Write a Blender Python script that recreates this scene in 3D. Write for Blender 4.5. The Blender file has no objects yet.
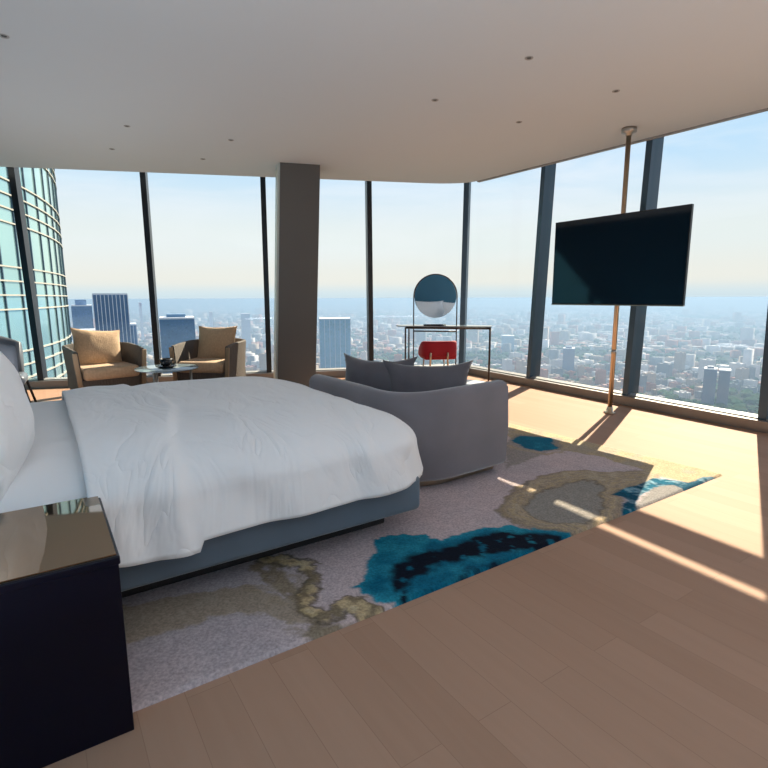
import bpy, bmesh, math, random
import numpy as np
from mathutils import Vector, Matrix, noise
random.seed(7)
C = bpy.context.scene.collection
PI = math.pi
BA = math.atan2(.552, .834)               # heading of the bed / rug / planks in the room
UX, UY = math.cos(BA), math.sin(BA)
def uv(u, v, z=0.0):
    return Vector((UX*u - UY*v, UY*u + UX*v, z))

# ------------------------------------------------------------------ camera
F_PX, CAM_H = 520.0, 1.2
cam_d = bpy.data.cameras.new('camera'); cam = bpy.data.objects.new('camera', cam_d); C.objects.link(cam)
cam_d.sensor_width = 36; cam_d.lens = 36*F_PX/768; cam_d.clip_end = 40000; cam_d.clip_start = .02
PITCH = math.atan((384-297)/F_PX); ROLL = math.radians(.2)
Fv = Vector((0, math.cos(PITCH), -math.sin(PITCH))); R0 = Vector((1, 0, 0)); U0 = R0.cross(Fv)
Rv = R0*math.cos(ROLL) - U0*math.sin(ROLL); Uv = U0*math.cos(ROLL) + R0*math.sin(ROLL)
m = Matrix((Rv, Uv, -Fv)).transposed().to_4x4(); m.translation = (0, 0, CAM_H)
cam.matrix_world = m
bpy.context.scene.camera = cam
# survey helpers: sight lines used to measure where things stand in the room
def ray(x, y): return (Fv*F_PX + Rv*(x-384) + Uv*(384-y)).normalized()
def at_z(x, y, z=0.0):
    d = ray(x, y); return Vector((0, 0, CAM_H)) + d*((z-CAM_H)/d.z)
def at_plane(x, y, p0, n):
    d = ray(x, y); o = Vector((0, 0, CAM_H)); return o + d*((Vector(p0)-o).dot(n)/d.dot(n))

# ------------------------------------------------------------------ object helpers
def tag(o, label=None, cat=None, group=None, kind=None):
    if label: o['label'] = label
    if cat: o['category'] = cat
    if group: o['group'] = group
    if kind: o['kind'] = kind
    return o
def empty(name, loc=(0, 0, 0), rz=0.0, label=None, cat=None, group=None):
    o = bpy.data.objects.new(name, None); C.objects.link(o); o.location = loc; o.rotation_euler = (0, 0, rz)
    o.empty_display_size = .1
    return tag(o, label, cat, group)
def link(name, me, mat, parent=None, smooth=False, loc=None, rot=None):
    if mat is not None:
        for mm in (mat if isinstance(mat, (list, tuple)) else [mat]): me.materials.append(mm)
    if smooth: me.polygons.foreach_set('use_smooth', [True]*len(me.polygons))
    o = bpy.data.objects.new(name, me); C.objects.link(o)
    if parent: o.parent = parent
    if loc is not None: o.location = loc
    if rot is not None: o.rotation_euler = rot
    return o
def from_bm(name, bm, mat, parent=None, smooth=False, loc=None, rot=None):
    bmesh.ops.recalc_face_normals(bm, faces=bm.faces)
    me = bpy.data.meshes.new(name); bm.to_mesh(me); bm.free()
    return link(name, me, mat, parent, smooth, loc, rot)
def from_py(name, v, f, mat, parent=None, smooth=False, loc=None, rot=None):
    me = bpy.data.meshes.new(name); me.from_pydata([tuple(p) for p in v], [], f); me.update()
    bm = bmesh.new(); bm.from_mesh(me); bmesh.ops.recalc_face_normals(bm, faces=bm.faces); bm.to_mesh(me); bm.free()
    return link(name, me, mat, parent, smooth, loc, rot)
def add_box(bm, lo, hi, bevel=0, seg=2, mtx=None):
    r = bmesh.ops.create_cube(bm, size=1.0); vs = r['verts']
    for v in vs:
        v.co = Vector(((lo[i]+hi[i])/2 + v.co[i]*(hi[i]-lo[i])) for i in range(3)) if False else Vector([(lo[i]+hi[i])/2 + v.co[i]*(hi[i]-lo[i]) for i in range(3)])
    if bevel:
        es = list({e for v in vs for e in v.link_edges})
        r2 = bmesh.ops.bevel(bm, geom=es, offset=bevel, segments=seg, affect='EDGES', profile=.5)
        vs = list({v for f in r2['faces'] for v in f.verts} | {v for v in vs if v.is_valid})
    if mtx is not None:
        bmesh.ops.transform(bm, matrix=mtx, verts=[v for v in vs if v.is_valid])
    return bm
def box(name, lo, hi, mat, parent=None, bevel=0, seg=2, smooth=False, loc=None, rot=None):
    bm = bmesh.new(); add_box(bm, lo, hi, bevel, seg)
    return from_bm(name, bm, mat, parent, smooth, loc, rot)
def add_tube(bm, pts, r, n=12, closed=False, rs=None):
    pts = [Vector(p) for p in pts]; N = len(pts); rings = []
    prev = None
    for i, p in enumerate(pts):
        a = pts[(i-1) % N] if (i > 0 or closed) else p
        b = pts[(i+1) % N] if (i < N-1 or closed) else p
        t = (b-a).normalized()
        if prev is None:
            s = t.cross(Vector((0, 0, 1)))
            if s.length < 1e-3: s = t.cross(Vector((1, 0, 0)))
            s.normalize()
        else:
            s = (prev - t*prev.dot(t)).normalized()
        prev = s; w = t.cross(s); rr = rs[i] if rs else r
        rings.append([bm.verts.new(p + (s*math.cos(2*PI*k/n) + w*math.sin(2*PI*k/n))*rr) for k in range(n)])
    M = N if closed else N-1
    for i in range(M):
        A, B = rings[i], rings[(i+1) % N]
        for k in range(n): bm.faces.new((A[k], A[(k+1) % n], B[(k+1) % n], B[k]))
    if not closed: bm.faces.new(rings[0][::-1]); bm.faces.new(rings[-1])
def tube(name, pts, r, mat, parent=None, n=12, closed=False, rs=None):
    bm = bmesh.new(); add_tube(bm, pts, r, n, closed, rs); return from_bm(name, bm, mat, parent, True)
def lathe(name, prof, mat, parent=None, n=40, loc=None, rot=None, smooth=True):
    bm = bmesh.new(); rings = []
    for (r, z) in prof:
        if r < 1e-6: rings.append([bm.verts.new((0, 0, z))])
        else: rings.append([bm.verts.new((r*math.cos(2*PI*k/n), r*math.sin(2*PI*k/n), z)) for k in range(n)])
    for A, B in zip(rings, rings[1:]):
        for k in range(n):
            a = [A[k % len(A)], A[(k+1) % len(A)], B[(k+1) % len(B)], B[k % len(B)]]
            q = []
            for x in a:
                if x not in q: q.append(x)
            if len(q) > 2: bm.faces.new(q)
    o = from_bm(name, bm, mat, parent, smooth, loc, rot)
    return o
def prism(name, poly, z0, z1, mat, parent=None, kind=None):
    n = len(poly); v = [(p[0], p[1], z0) for p in poly] + [(p[0], p[1], z1) for p in poly]
    f = [tuple(range(n))[::-1], tuple(range(n, 2*n))] + [(i, (i+1) % n, n+(i+1) % n, n+i) for i in range(n)]
    o = from_py(name, v, f, mat, parent)
    if kind: o['kind'] = kind
    return o
def soft_shade(o, ang=35):
    o.data.polygons.foreach_set('use_smooth', [True]*len(o.data.polygons))
    bm = bmesh.new(); bm.from_mesh(o.data)
    for e in bm.edges:
        if len(e.link_faces) == 2 and e.calc_face_angle(0) > math.radians(ang): e.smooth = False
    bm.to_mesh(o.data); bm.free()

# ------------------------------------------------------------------ materials
def new_mat(name):
    mt = bpy.data.materials.new(name); mt.use_nodes = True; nt = mt.node_tree
    return mt, nt, nt.nodes['Principled BSDF']
def pmat(name, col, rough=.5, metal=0, spec=.5, bump=0, bscale=60, var=0, vscale=5, sheen=0, coat=0, stretch=None):
    mt, nt, b = new_mat(name); L = nt.links.new
    b.inputs['Base Color'].default_value = (*col, 1); b.inputs['Roughness'].default_value = rough
    b.inputs['Metallic'].default_value = metal; b.inputs['Specular IOR Level'].default_value = spec
    b.inputs['Sheen Weight'].default_value = sheen; b.inputs['Coat Weight'].default_value = coat
    if sheen: b.inputs['Sheen Roughness'].default_value = .4
    tc = nt.nodes.new('ShaderNodeTexCoord'); mp = nt.nodes.new('ShaderNodeMapping'); L(tc.outputs['Object'], mp.inputs['Vector'])
    if stretch: mp.inputs['Scale'].default_value = stretch
    n1 = nt.nodes.new('ShaderNodeTexNoise'); n1.inputs['Scale'].default_value = vscale; n1.inputs['Detail'].default_value = 5
    L(mp.outputs[0], n1.inputs['Vector'])
    mix = nt.nodes.new('ShaderNodeMix'); mix.data_type = 'RGBA'
    mix.inputs[6].default_value = tuple(c*(1-var) for c in col)+(1,); mix.inputs[7].default_value = tuple(min(1, c*(1+var)) for c in col)+(1,)
    L(n1.outputs['Fac'], mix.inputs[0]); L(mix.outputs[2], b.inputs['Base Color'])
    if bump:
        n2 = nt.nodes.new('ShaderNodeTexNoise'); n2.inputs['Scale'].default_value = bscale; n2.inputs['Detail'].default_value = 3
        L(mp.outputs[0], n2.inputs['Vector'])
        bp = nt.nodes.new('ShaderNodeBump'); bp.inputs['Strength'].default_value = bump; bp.inputs['Distance'].default_value = .01
        L(n2.outputs['Fac'], bp.inputs['Height']); L(bp.outputs[0], b.inputs['Normal'])
    return mt
M = {}
M['ceiling'] = pmat('white_plaster', (.65, .69, .725), .85, var=.015, vscale=2)
M['wall'] = pmat('pale_wall', (.62, .58, .54), .8, var=.03)
M['blue_wall'] = pmat('teal_wall_panel', (.015, .12, .20), .45, var=.15, vscale=2)
M['mullion'] = pmat('dark_anodised_metal', (.06, .105, .155), .38, metal=.4, spec=.6, var=.1, vscale=3)
M['mullion_dark'] = pmat('near_black_anodised_metal', (.016, .02, .027), .35, metal=.3, var=.1, vscale=3)
M['sill'] = pmat('sill_grey_metal', (.22, .21, .205), .4, metal=.5, var=.1)
M['seal'] = pmat('pale_glazing_seal', (.35, .35, .35), .5)
M['pillar'] = pmat('taupe_column_paint', (.115, .113, .108), .6, var=.06, vscale=2)
M['pillar_trim'] = pmat('pale_corner_bead', (.6, .63, .58), .4)
M['linen'] = pmat('white_linen', (.89, .89, .90), .85, bump=.08, bscale=9, sheen=.15, var=.01)
def crease(mt, sc_, st, dist, str_):
    nt = mt.node_tree; L = nt.links.new; N = nt.nodes.new; b = nt.nodes['Principled BSDF']
    tc = N('ShaderNodeTexCoord'); mp = N('ShaderNodeMapping'); mp.inputs['Scale'].default_value = st; mp.inputs['Rotation'].default_value = (0, 0, .5); L(tc.outputs['Object'], mp.inputs['Vector'])
    n = N('ShaderNodeTexNoise'); n.inputs['Scale'].default_value = sc_; n.inputs['Detail'].default_value = 3; n.inputs['Distortion'].default_value = 1.6; n.inputs['Roughness'].default_value = .45; L(mp.outputs[0], n.inputs['Vector'])
    a = N('ShaderNodeMath'); a.operation = 'SUBTRACT'; a.inputs[1].default_value = .5; L(n.outputs['Fac'], a.inputs[0])
    c = N('ShaderNodeMath'); c.operation = 'ABSOLUTE'; L(a.outputs[0], c.inputs[0])
    p = N('ShaderNodeMath'); p.operation = 'POWER'; p.inputs[1].default_value = .6; L(c.outputs[0], p.inputs[0])
    bp = N('ShaderNodeBump'); bp.inputs['Strength'].default_value = str_; bp.inputs['Distance'].default_value = dist; L(p.outputs[0], bp.inputs['Height'])
    for l in list(nt.links):
        if l.to_socket == b.inputs['Normal']: L(l.from_socket, bp.inputs['Normal'])
    L(bp.outputs[0], b.inputs['Normal'])
crease(M['linen'], 2.2, (1.7, .8, .8), .035, .45)
M['sheet'] = pmat('white_sheet', (.87, .87, .88), .85, bump=.05, bscale=14, sheen=.1, var=.01)
M['frame_fabric'] = pmat('slate_velvet', (.11, .15, .195), .75, sheen=.35, var=.15, vscale=6, bump=.15, bscale=400)
M['plinth'] = pmat('dark_plinth', (.015, .015, .017), .5)
M['navy'] = pmat('navy_lacquer', (.001, .0015, .009), .35, spec=.25, var=.05, coat=.05)
M['bronze_mirror'] = pmat('bronze_mirror_top', (.34, .255, .18), .03, metal=1.0)
M['sofa'] = pmat('grey_velvet', (.20, .19, .215), .8, sheen=.7, var=.16, vscale=5, bump=.12, bscale=350)
M['cushion'] = pmat('dark_grey_velvet', (.115, .108, .125), .75, sheen=.8, var=.2, vscale=9, bump=.12, bscale=300)
M['brass'] = pmat('brushed_brass', (.52, .41, .30), .28, metal=1.0, var=.05)
M['steel'] = pmat('brushed_steel', (.42, .40, .38), .35, metal=1.0)
M['dark_metal'] = pmat('dark_bronze_metal', (.05, .035, .03), .4, metal=.7)
M['screen'] = pmat('black_glass_screen', (.003, .0065, .014), .06, spec=.75, var=.0)
M['bezel'] = pmat('black_bezel', (.01, .01, .012), .3)
M['red'] = pmat('crimson_velvet', (.30, .002, .014), .75, sheen=.1, var=.12, vscale=14)
M['mirror'] = pmat('mirror_silver', (.86, .9, .93), .02, metal=1.0)
M['glasstop'] = pmat('smoked_table_glass', (.25, .33, .38), .04, spec=.9)
M['whitetop'] = pmat('pale_stone_top', (.62, .65, .7), .22, var=.05)
M['tan'] = pmat('tan_boucle', (.52, .36, .23), .9, bump=.6, bscale=90, var=.25, vscale=40, sheen=.2)
M['wicker'] = pmat('brown_grey_weave', (.095, .08, .07), .75, bump=.7, bscale=70, var=.3, vscale=60, stretch=(1, 1, .25))
M['chair_side'] = pmat('tan_side_wood', (.30, .21, .13), .6, var=.2, vscale=10)
M['cup'] = pmat('black_ceramic', (.012, .014, .02), .25)
M['greyshell'] = pmat('blue_grey_leather', (.09, .105, .13), .38, var=.08)
M['spot'] = pmat('downlight_grey', (.35, .34, .33), .5)
M['lens'] = pmat('downlight_dark_lens', (.06, .06, .06), .15)

def glass_mat():
    mt = bpy.data.materials.new('window_glass'); mt.use_nodes = True; nt = mt.node_tree; nt.nodes.clear(); L = nt.links.new
    out = nt.nodes.new('ShaderNodeOutputMaterial'); tr = nt.nodes.new('ShaderNodeBsdfTransparent'); gl = nt.nodes.new('ShaderNodeBsdfGlossy')
    tr.inputs[0].default_value = (.96, .98, .985, 1); gl.inputs['Roughness'].default_value = .0
    lw = nt.nodes.new('ShaderNodeLayerWeight'); lw.inputs[0].default_value = .5
    pw = nt.nodes.new('ShaderNodeMath'); pw.operation = 'POWER'; pw.inputs[1].default_value = 4; L(lw.outputs['Facing'], pw.inputs[0])
    fr = nt.nodes.new('ShaderNodeMath'); fr.operation = 'MULTIPLY_ADD'; fr.inputs[1].default_value = .6; fr.inputs[2].default_value = .012; L(pw.outputs[0], fr.inputs[0])
    mx = nt.nodes.new('ShaderNodeMixShader'); L(fr.outputs[0], mx.inputs[0]); L(tr.outputs[0], mx.inputs[1]); L(gl.outputs[0], mx.inputs[2]); L(mx.outputs[0], out.inputs[0])
    return mt
M['glass'] = glass_mat()

def wood_mat():
    mt, nt, b = new_mat('oak_planks'); L = nt.links.new; N = nt.nodes.new
    tc = N('ShaderNodeTexCoord'); mp = N('ShaderNodeMapping'); mp.inputs['Rotation'].default_value = (0, 0, -(BA + PI/2))
    L(tc.outputs['Object'], mp.inputs['Vector'])
    br = N('ShaderNodeTexBrick'); br.offset = .37; br.inputs['Scale'].default_value = 1.0
    br.inputs['Brick Width'].default_value = 1.5; br.inputs['Row Height'].default_value = .135; br.inputs['Mortar Size'].default_value = .0012
    br.inputs['Mortar Smooth'].default_value = .3; br.inputs['Bias'].default_value = 0
    br.inputs['Color1'].default_value = (.0, .0, .0, 1); br.inputs['Color2'].default_value = (1, 1, 1, 1); br.inputs['Mortar'].default_value = (.5, .5, .5, 1)
    L(mp.outputs[0], br.inputs['Vector'])
    m2 = N('ShaderNodeMapping'); m2.inputs['Scale'].default_value = (1.2, 16, 1); L(mp.outputs[0], m2.inputs['Vector'])
    n1 = N('ShaderNodeTexNoise'); n1.inputs['Scale'].default_value = 1.6; n1.inputs['Detail'].default_value = 7; n1.inputs['Distortion'].default_value = .6; L(m2.outputs[0], n1.inputs['Vector'])
    add = N('ShaderNodeMath'); add.operation = 'MULTIPLY_ADD'; add.inputs[1].default_value = .5
    L(br.outputs['Color'], add.inputs[0])
    s2 = N('ShaderNodeMath'); s2.operation = 'MULTIPLY'; s2.inputs[1].default_value = .55; L(n1.outputs['Fac'], s2.inputs[0]); L(s2.outputs[0], add.inputs[2])
    cr = N('ShaderNodeValToRGB'); e = cr.color_ramp.elements
    e[0].position = .1; e[0].color = (.36, .215, .145, 1); e[1].position = .95; e[1].color = (.43, .265, .185, 1)
    L(add.outputs[0], cr.inputs[0])
    mx = N('ShaderNodeMix'); mx.data_type = 'RGBA'; mx.inputs[7].default_value = (.31, .19, .13, 1)
    L(br.outputs['Fac'], mx.inputs[0]); L(cr.outputs[0], mx.inputs[6]); L(mx.outputs[2], b.inputs['Base Color'])
    b.inputs['Roughness'].default_value = .6; b.inputs['Specular IOR Level'].default_value = .06
    bp = N('ShaderNodeBump'); bp.inputs['Strength'].default_value = .06; L(n1.outputs['Fac'], bp.inputs['Height']); L(bp.outputs[0], b.inputs['Normal'])
    return mt
M['wood'] = wood_mat()

def attr_mat(name, rough=.9, bump=0, bscale=100, var=.12, vscale=60, sheen=0):
    mt, nt, b = new_mat(name); L = nt.links.new; N = nt.nodes.new
    at = N('ShaderNodeAttribute'); at.attribute_name = 'Col'
    tc = N('ShaderNodeTexCoord'); n1 = N('ShaderNodeTexNoise'); n1.inputs['Scale'].default_value = vscale; n1.inputs['Detail'].default_value = 6
    L(tc.outputs['Object'], n1.inputs['Vector'])
    mr = N('ShaderNodeMapRange'); mr.inputs['To Min'].default_value = 1-var*1.6; mr.inputs['To Max'].default_value = 1+var*1.6; mr.inputs['From Min'].default_value = .25; mr.inputs['From Max'].default_value = .75
    L(n1.outputs['Fac'], mr.inputs['Value'])
    vm = N('ShaderNodeVectorMath'); vm.operation = 'SCALE'; L(at.outputs['Color'], vm.inputs[0]); L(mr.outputs[0], vm.inputs['Scale']); L(vm.outputs[0], b.inputs['Base Color'])
    b.inputs['Roughness'].default_value = rough; b.inputs['Specular IOR Level'].default_value = .15; b.inputs['Sheen Weight'].default_value = sheen
    if bump:
        n2 = N('ShaderNodeTexNoise'); n2.inputs['Scale'].default_value = bscale; n2.inputs['Detail'].default_value = 4; L(tc.outputs['Object'], n2.inputs['Vector'])
        bp = N('ShaderNodeBump'); bp.inputs['Strength'].default_value = bump; bp.inputs['Distance'].default_value = .01; L(n2.outputs['Fac'], bp.inputs['Height']); L(bp.outputs[0], b.inputs['Normal'])
    return mt

# ------------------------------------------------------------------ room shell
CZ = 2.78
# right glass wall runs on this line, back glass wall on the other; they meet at the corner
CORNER = Vector((1.28, 8.36, 0))
rt = Vector((math.sin(math.radians(150.5)), math.cos(math.radians(150.5)), 0))     # along right wall towards the camera
rn = Vector((math.sin(math.radians(60.5)), math.cos(math.radians(60.5)), 0))       # outward
bt = -Vector((math.sin(math.radians(77)), math.cos(math.radians(77)), 0))          # along back wall to the left
bn = Vector((math.sin(math.radians(-13)), math.cos(math.radians(-13)), 0))         # outward
RIGHT_END = CORNER + rt*12.5; BACK_END = CORNER + bt*8.2
UL = -.95
wl0 = uv(UL, -5.2); 
# left wall meets the back glass line
def line_x(p, d, q, e):
    k = d.x*e.y - d.y*e.x; t = ((q.x-p.x)*e.y - (q.y-p.y)*e.x)/k; return p + d*t
VD = uv(0, 1)
BL = line_x(wl0, VD, CORNER, bt)
RR = RIGHT_END
room_floor = [CORNER + (rn+bn)*.05, RR + rn*.08, uv(UL-.1, -5.2), BL + bn*.08 + bt*.1]
prism('floor', room_floor, -.25, 0, M['wood'], kind='structure')
# ceiling slab with its drop edge set in from the glass
cb0 = Vector((-4.662, 6.678, 0)); cb1 = Vector((1.125, 7.80, 0)); cr0 = Vector((1.254, 7.637, 0)); cr1 = Vector((3.281, 4.758, 0))
cd = (cb1-cb0).normalized(); rd = (cr1-cr0).normalized(); cc = line_x(cb0, cd, cr0, rd)
arc = []
A_ = cc - cd*.62; B_ = cc + rd*.30
for i in range(11):
    t = i/10; arc.append(A_*(1-t)**2 + cc*2*t*(1-t) + B_*t*t)
cEnd = line_x(cb0, cd, wl0, VD)
rEnd = cr0 + rd*5.0
rEnd2 = CORNER + rt*12.4 - rn*.25
cpoly = [cEnd] + arc + [rEnd, rEnd2, uv(UL, -5.2)]
prism('ceiling', cpoly, CZ, 3.3, M['ceiling'], kind='structure')
prism('ceiling', room_floor, 3.3, 3.55, M['ceiling'], kind='structure')
# dark pocket trim along the ceiling's right edge
tr_ = B_ - rd*.02
bm = bmesh.new(); nrm = Vector((rd.y, -rd.x, 0)); nrm = -nrm if nrm.dot(rn) < 0 else nrm
v = []
for p in (tr_, rEnd):
    for (o_, z) in ((.002, CZ-.012), (.05, CZ-.012), (.05, CZ+.10), (.002, CZ+.10)):
        v.append(p + nrm*o_ + Vector((0, 0, z)))
o = from_py('trim_1', v, [(0, 1, 2, 3), (7, 6, 5, 4), (0, 4, 5, 1), (1, 5, 6, 2), (2, 6, 7, 3), (3, 7, 4, 0)], M['spot']); tag(o, kind='structure')
# left and rear walls (out of frame, seen in the mirror)
def wall(name, a, b, t, mat, z1=3.3):
    d = (b-a).normalized(); n = Vector((d.y, -d.x, 0))*t
    prism(name, [a, b, b+n, a+n], 0, z1, mat, kind='structure')
wall('wall_left', uv(UL, -5.2), BL + bn*.05, -.12, M['blue_wall'])
wall('wall_rear', uv(UL-.05, -5.2), RR + rn*.05, .12, M['wall'])

# -- window walls
def facade_bar(name, p_bot, p_top, tang, outn, w, dep, mat, kind='structure', z0=.10, z1=3.3):
    d = (p_top-p_bot); d = d/d.z
    a = p_bot + d*(z0-p_bot.z); b = p_bot + d*(z1-p_bot.z); v = []
    for p in (a, b):
        for (s, o_) in ((-.5, -.04), (.5, -.04), (.5, dep-.04), (-.5, dep-.04)):
            v.append(p + tang*(s*w) + outn*o_)
    bm_v = v; o = from_py(name, bm_v, [(3, 2, 1, 0), (4, 5, 6, 7), (0, 1, 5, 4), (1, 2, 6, 5), (2, 3, 7, 6), (3, 0, 4, 7)], mat)
    o['kind'] = kind; return o
R_IN = CORNER; 
right_m = [((651.5, 145), (627, 396)), ((545.5, 170), (530.5, 372))]
right_lines = []
for (a, b) in right_m:
    right_lines.append((at_plane(b[0], b[1], CORNER, rn), at_plane(a[0], a[1], CORNER, rn)))
# the one at the right edge of the picture, then two more out of sight
p = at_plane(764, 420, CORNER, rn); q = at_plane(776, 290, CORNER, rn); right_lines.insert(0, (p, q))
for k in (1, 2, 3):
    pp = right_lines[0][0] + rt*(1.9*k) if k == 1 else right_lines[0][0] + rt*(1.9*1)
    pp = CORNER + rt*((right_lines[-1][0]-CORNER).dot(rt)) if False else pp
s_edge = (right_lines[0][0]-CORNER).dot(rt)
extra = [s_edge + 1.95, s_edge + 3.9, s_edge + 5.85]
for (p, q) in right_lines: facade_bar('trim_2', p, q, rt, rn, .07, .185, M['mullion'])
for s in extra: facade_bar('trim_2', CORNER+rt*s, CORNER+rt*s+Vector((0, 0, 1)), rt, rn, .07, .185, M['mullion'])
corner_b = at_plane(461.5, 368, CORNER, bn); corner_t = at_plane(467, 190, CORNER, bn)
facade_bar('trim_3', corner_b, corner_t, bt, (bn+rn).normalized(), .085, .12, M['mullion'])
back_m = [((371.5-2.7, 190), (371.0, 362)), ((263, 185), (269.0, 365)), ((143.5, 180), (157.5, 360)), ((13.0, 175), (42.5, 384))]
back_lines = []
for (a, b) in back_m: back_lines.append((at_plane(b[0], b[1], CORNER, bn), at_plane(a[0], a[1], CORNER, bn)))
for (p, q) in back_lines: facade_bar('trim_3', p, q, bt, bn, .072, .15, M['mullion_dark'])
# sills: dark kerb with pale glazing line on top
def sill(name, a, b, outn, ins=.10, h=.10):
    d = (b-a).normalized(); v = []
    for p in (a, b):
        for (o_, z) in ((-ins, 0), (.06, 0), (.06, h), (-ins, h)): v.append(p + outn*o_ + Vector((0, 0, z)))
    o = from_py(name, v, [(0, 1, 2, 3), (7, 6, 5, 4), (0, 4, 5, 1), (1, 5, 6, 2), (2, 6, 7, 3), (3, 7, 4, 0)], M['sill']); o['kind'] = 'structure'
    v = []
    for p in (a, b):
        for (o_, z) in ((-.035, h), (.03, h), (.03, h+.028), (-.035, h+.012)): v.append(p + outn*o_ + Vector((0, 0, z)))
    s = from_py('glazing_seal', v, [(0, 1, 2, 3), (7, 6, 5, 4), (0, 4, 5, 1), (1, 5, 6, 2), (2, 6, 7, 3), (3, 7, 4, 0)], M['seal'], parent=o)
    return o
sill('trim_4', CORNER + rt*.02, RIGHT_END, rn); sill('trim_5', CORNER, BL, bn)
# panes
def pane(n, a, b, a2, b2, outn):
    v = [a, b, b2, a2]; v = [x + outn*.005 for x in v] + [x + outn*.017 for x in v]
    o = from_py('window_%d' % n, v, [(0, 1, 2, 3), (7, 6, 5, 4), (0, 4, 5, 1), (1, 5, 6, 2), (2, 6, 7, 3), (3, 7, 4, 0)], M['glass']); o['kind'] = 'structure'
def zat(pq, z): 
    p, q = pq; d = (q-p)/(q.z-p.z); return p + d*(z-p.z)
def V3(s, t, z): return CORNER + t*s + Vector((0, 0, z))
rl = [(CORNER+rt*.03, CORNER+rt*.03+Vector((0, 0, 1)))] + right_lines[::-1][0:1] + [right_lines[1]] + [right_lines[0]] + [(CORNER+rt*s, CORNER+rt*s+Vector((0, 0, 1))) for s in extra] + [(RIGHT_END, RIGHT_END+Vector((0, 0, 1)))]
n = 1
for A, B in zip(rl, rl[1:]):
    pane(n, zat(A, .1), zat(B, .1), zat(A, 3.3), zat(B, 3.3), rn); n += 1
bl = [(corner_b, corner_t)] + back_lines + [(BL, BL+Vector((0, 0, 1)))]
for A, B in zip(bl, bl[1:]):
    pane(n, zat(A, .1), zat(B, .1), zat(A, 3.3), zat(B, 3.3), bn); n += 1
# unseen sunshade added outside: slab, slot and fin shaped to cast the sun strip
TAN_SUN = .775; SH_Z = 3.9
def shade(name, a, b, outn, p0, p1, z0, z1):
    v = []
    for p in (a, b):
        for (o_, z) in ((p0, z0), (p1, z0), (p1, z1), (p0, z1)): v.append(p + outn*o_ + Vector((0, 0, z)))
    o = from_py(name, v, [(0, 1, 2, 3), (7, 6, 5, 4), (0, 4, 5, 1), (1, 5, 6, 2), (2, 6, 7, 3), (3, 7, 4, 0)], M['sill']); o['kind'] = 'structure'; return o
shade('added_sunshade', CORNER - rt*1.4, RIGHT_END, rn, -.05, 1.525, SH_Z, SH_Z+.05)
shade('added_sunshade', CORNER - rt*1.4, RIGHT_END, rn, 1.635, 1.905, SH_Z, SH_Z+.05)
shade('added_sunshade', CORNER + rt*.0, RIGHT_END, rn, -.05, .05, 3.3, SH_Z+.05)
shade('added_sunshade', CORNER - bt*.9, BL, bn, -.05, .4, SH_Z, SH_Z+.05)
shade('added_sunshade', CORNER, BL, bn, -.05, .05, 3.3, SH_Z+.05)
# pillar, leaning
def pil():
    tl = at_z(280.2, 162.3, CZ); trp = at_z(320.2, 164.8, CZ)
    fd = (trp-tl).normalized(); bk = Vector((-fd.y, fd.x, 0)); bk = bk if bk.y > 0 else -bk
    yy = tl.y
    n_ = Vector((fd.y, -fd.x, 0))
    bl_ = at_plane(277.9, 372, tl, n_); br_ = at_plane(315.9, 373, tl, n_)
    def ext(t, b, z): return b + (t-b)*((z-b.z)/(t.z-b.z))
    L0, R0_ = ext(tl, bl_, 0), ext(trp, br_, 0); L1, R1 = ext(tl, bl_, CZ+.3), ext(trp, br_, CZ+.3)
    dp = .42; v = [L0, R0_, R0_+bk*dp, L0+bk*dp, L1, R1, R1+bk*dp, L1+bk*dp]
    f = [(3, 2, 1, 0), (4, 5, 6, 7), (0, 1, 5, 4), (1, 2, 6, 5), (2, 3, 7, 6), (3, 0, 4, 7)]
    o = from_py('pillar', v, f, M['pillar']); o['kind'] = 'structure'
    # pale strip on the left flank
    sk = -fd
    v = []
    for p in (L0, L1):
        for (s, k) in ((.0, .02), (.028, .02), (.028, dp-.02), (0, dp-.02)): v.append(p + sk*s + bk*k)
    s = from_py('pillar_side_strip', v, [(0, 1, 2, 3), (7, 6, 5, 4), (0, 4, 5, 1), (1, 5, 6, 2), (2, 6, 7, 3), (3, 7, 4, 0)], M['pillar_trim'], parent=o)
pil()
# ------------------------------------------------------------------ recessed ceiling spots
spots = [((4, 36), 'at the left edge of the picture'), ((127, 126), 'above the left armchair, nearer of two'), ((112, 149), 'above the left armchair, farther of two'),
         ((203, 159), 'close to the back glazing, left of the pillar'), ((231, 140), 'nearest the pillar on its left'), ((435, 100), 'in the middle of the ceiling above the sofa'),
         ((529, 58), 'nearest the camera on the right half'), ((519, 122), 'right of the middle, towards the glass corner'), ((616, 91), 'nearest the television pole')]
for (c, where) in spots:
    p = at_z(c[0], c[1], CZ)
    r = empty('recessed_spotlight', p, 0, 'small grey recessed ceiling spotlight ' + where, 'spotlight', 'recessed ceiling spots')
    lathe('trim_ring', [(.016, -.001), (.024, -.005), (.028, -.003), (.029, 0), (.018, 0), (.016, -.001)], M['spot'], r, 24)
    lathe('lens', [(0, -.0015), (.0155, -.0015), (.0158, 0)], M['lens'], r, 20)

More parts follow.
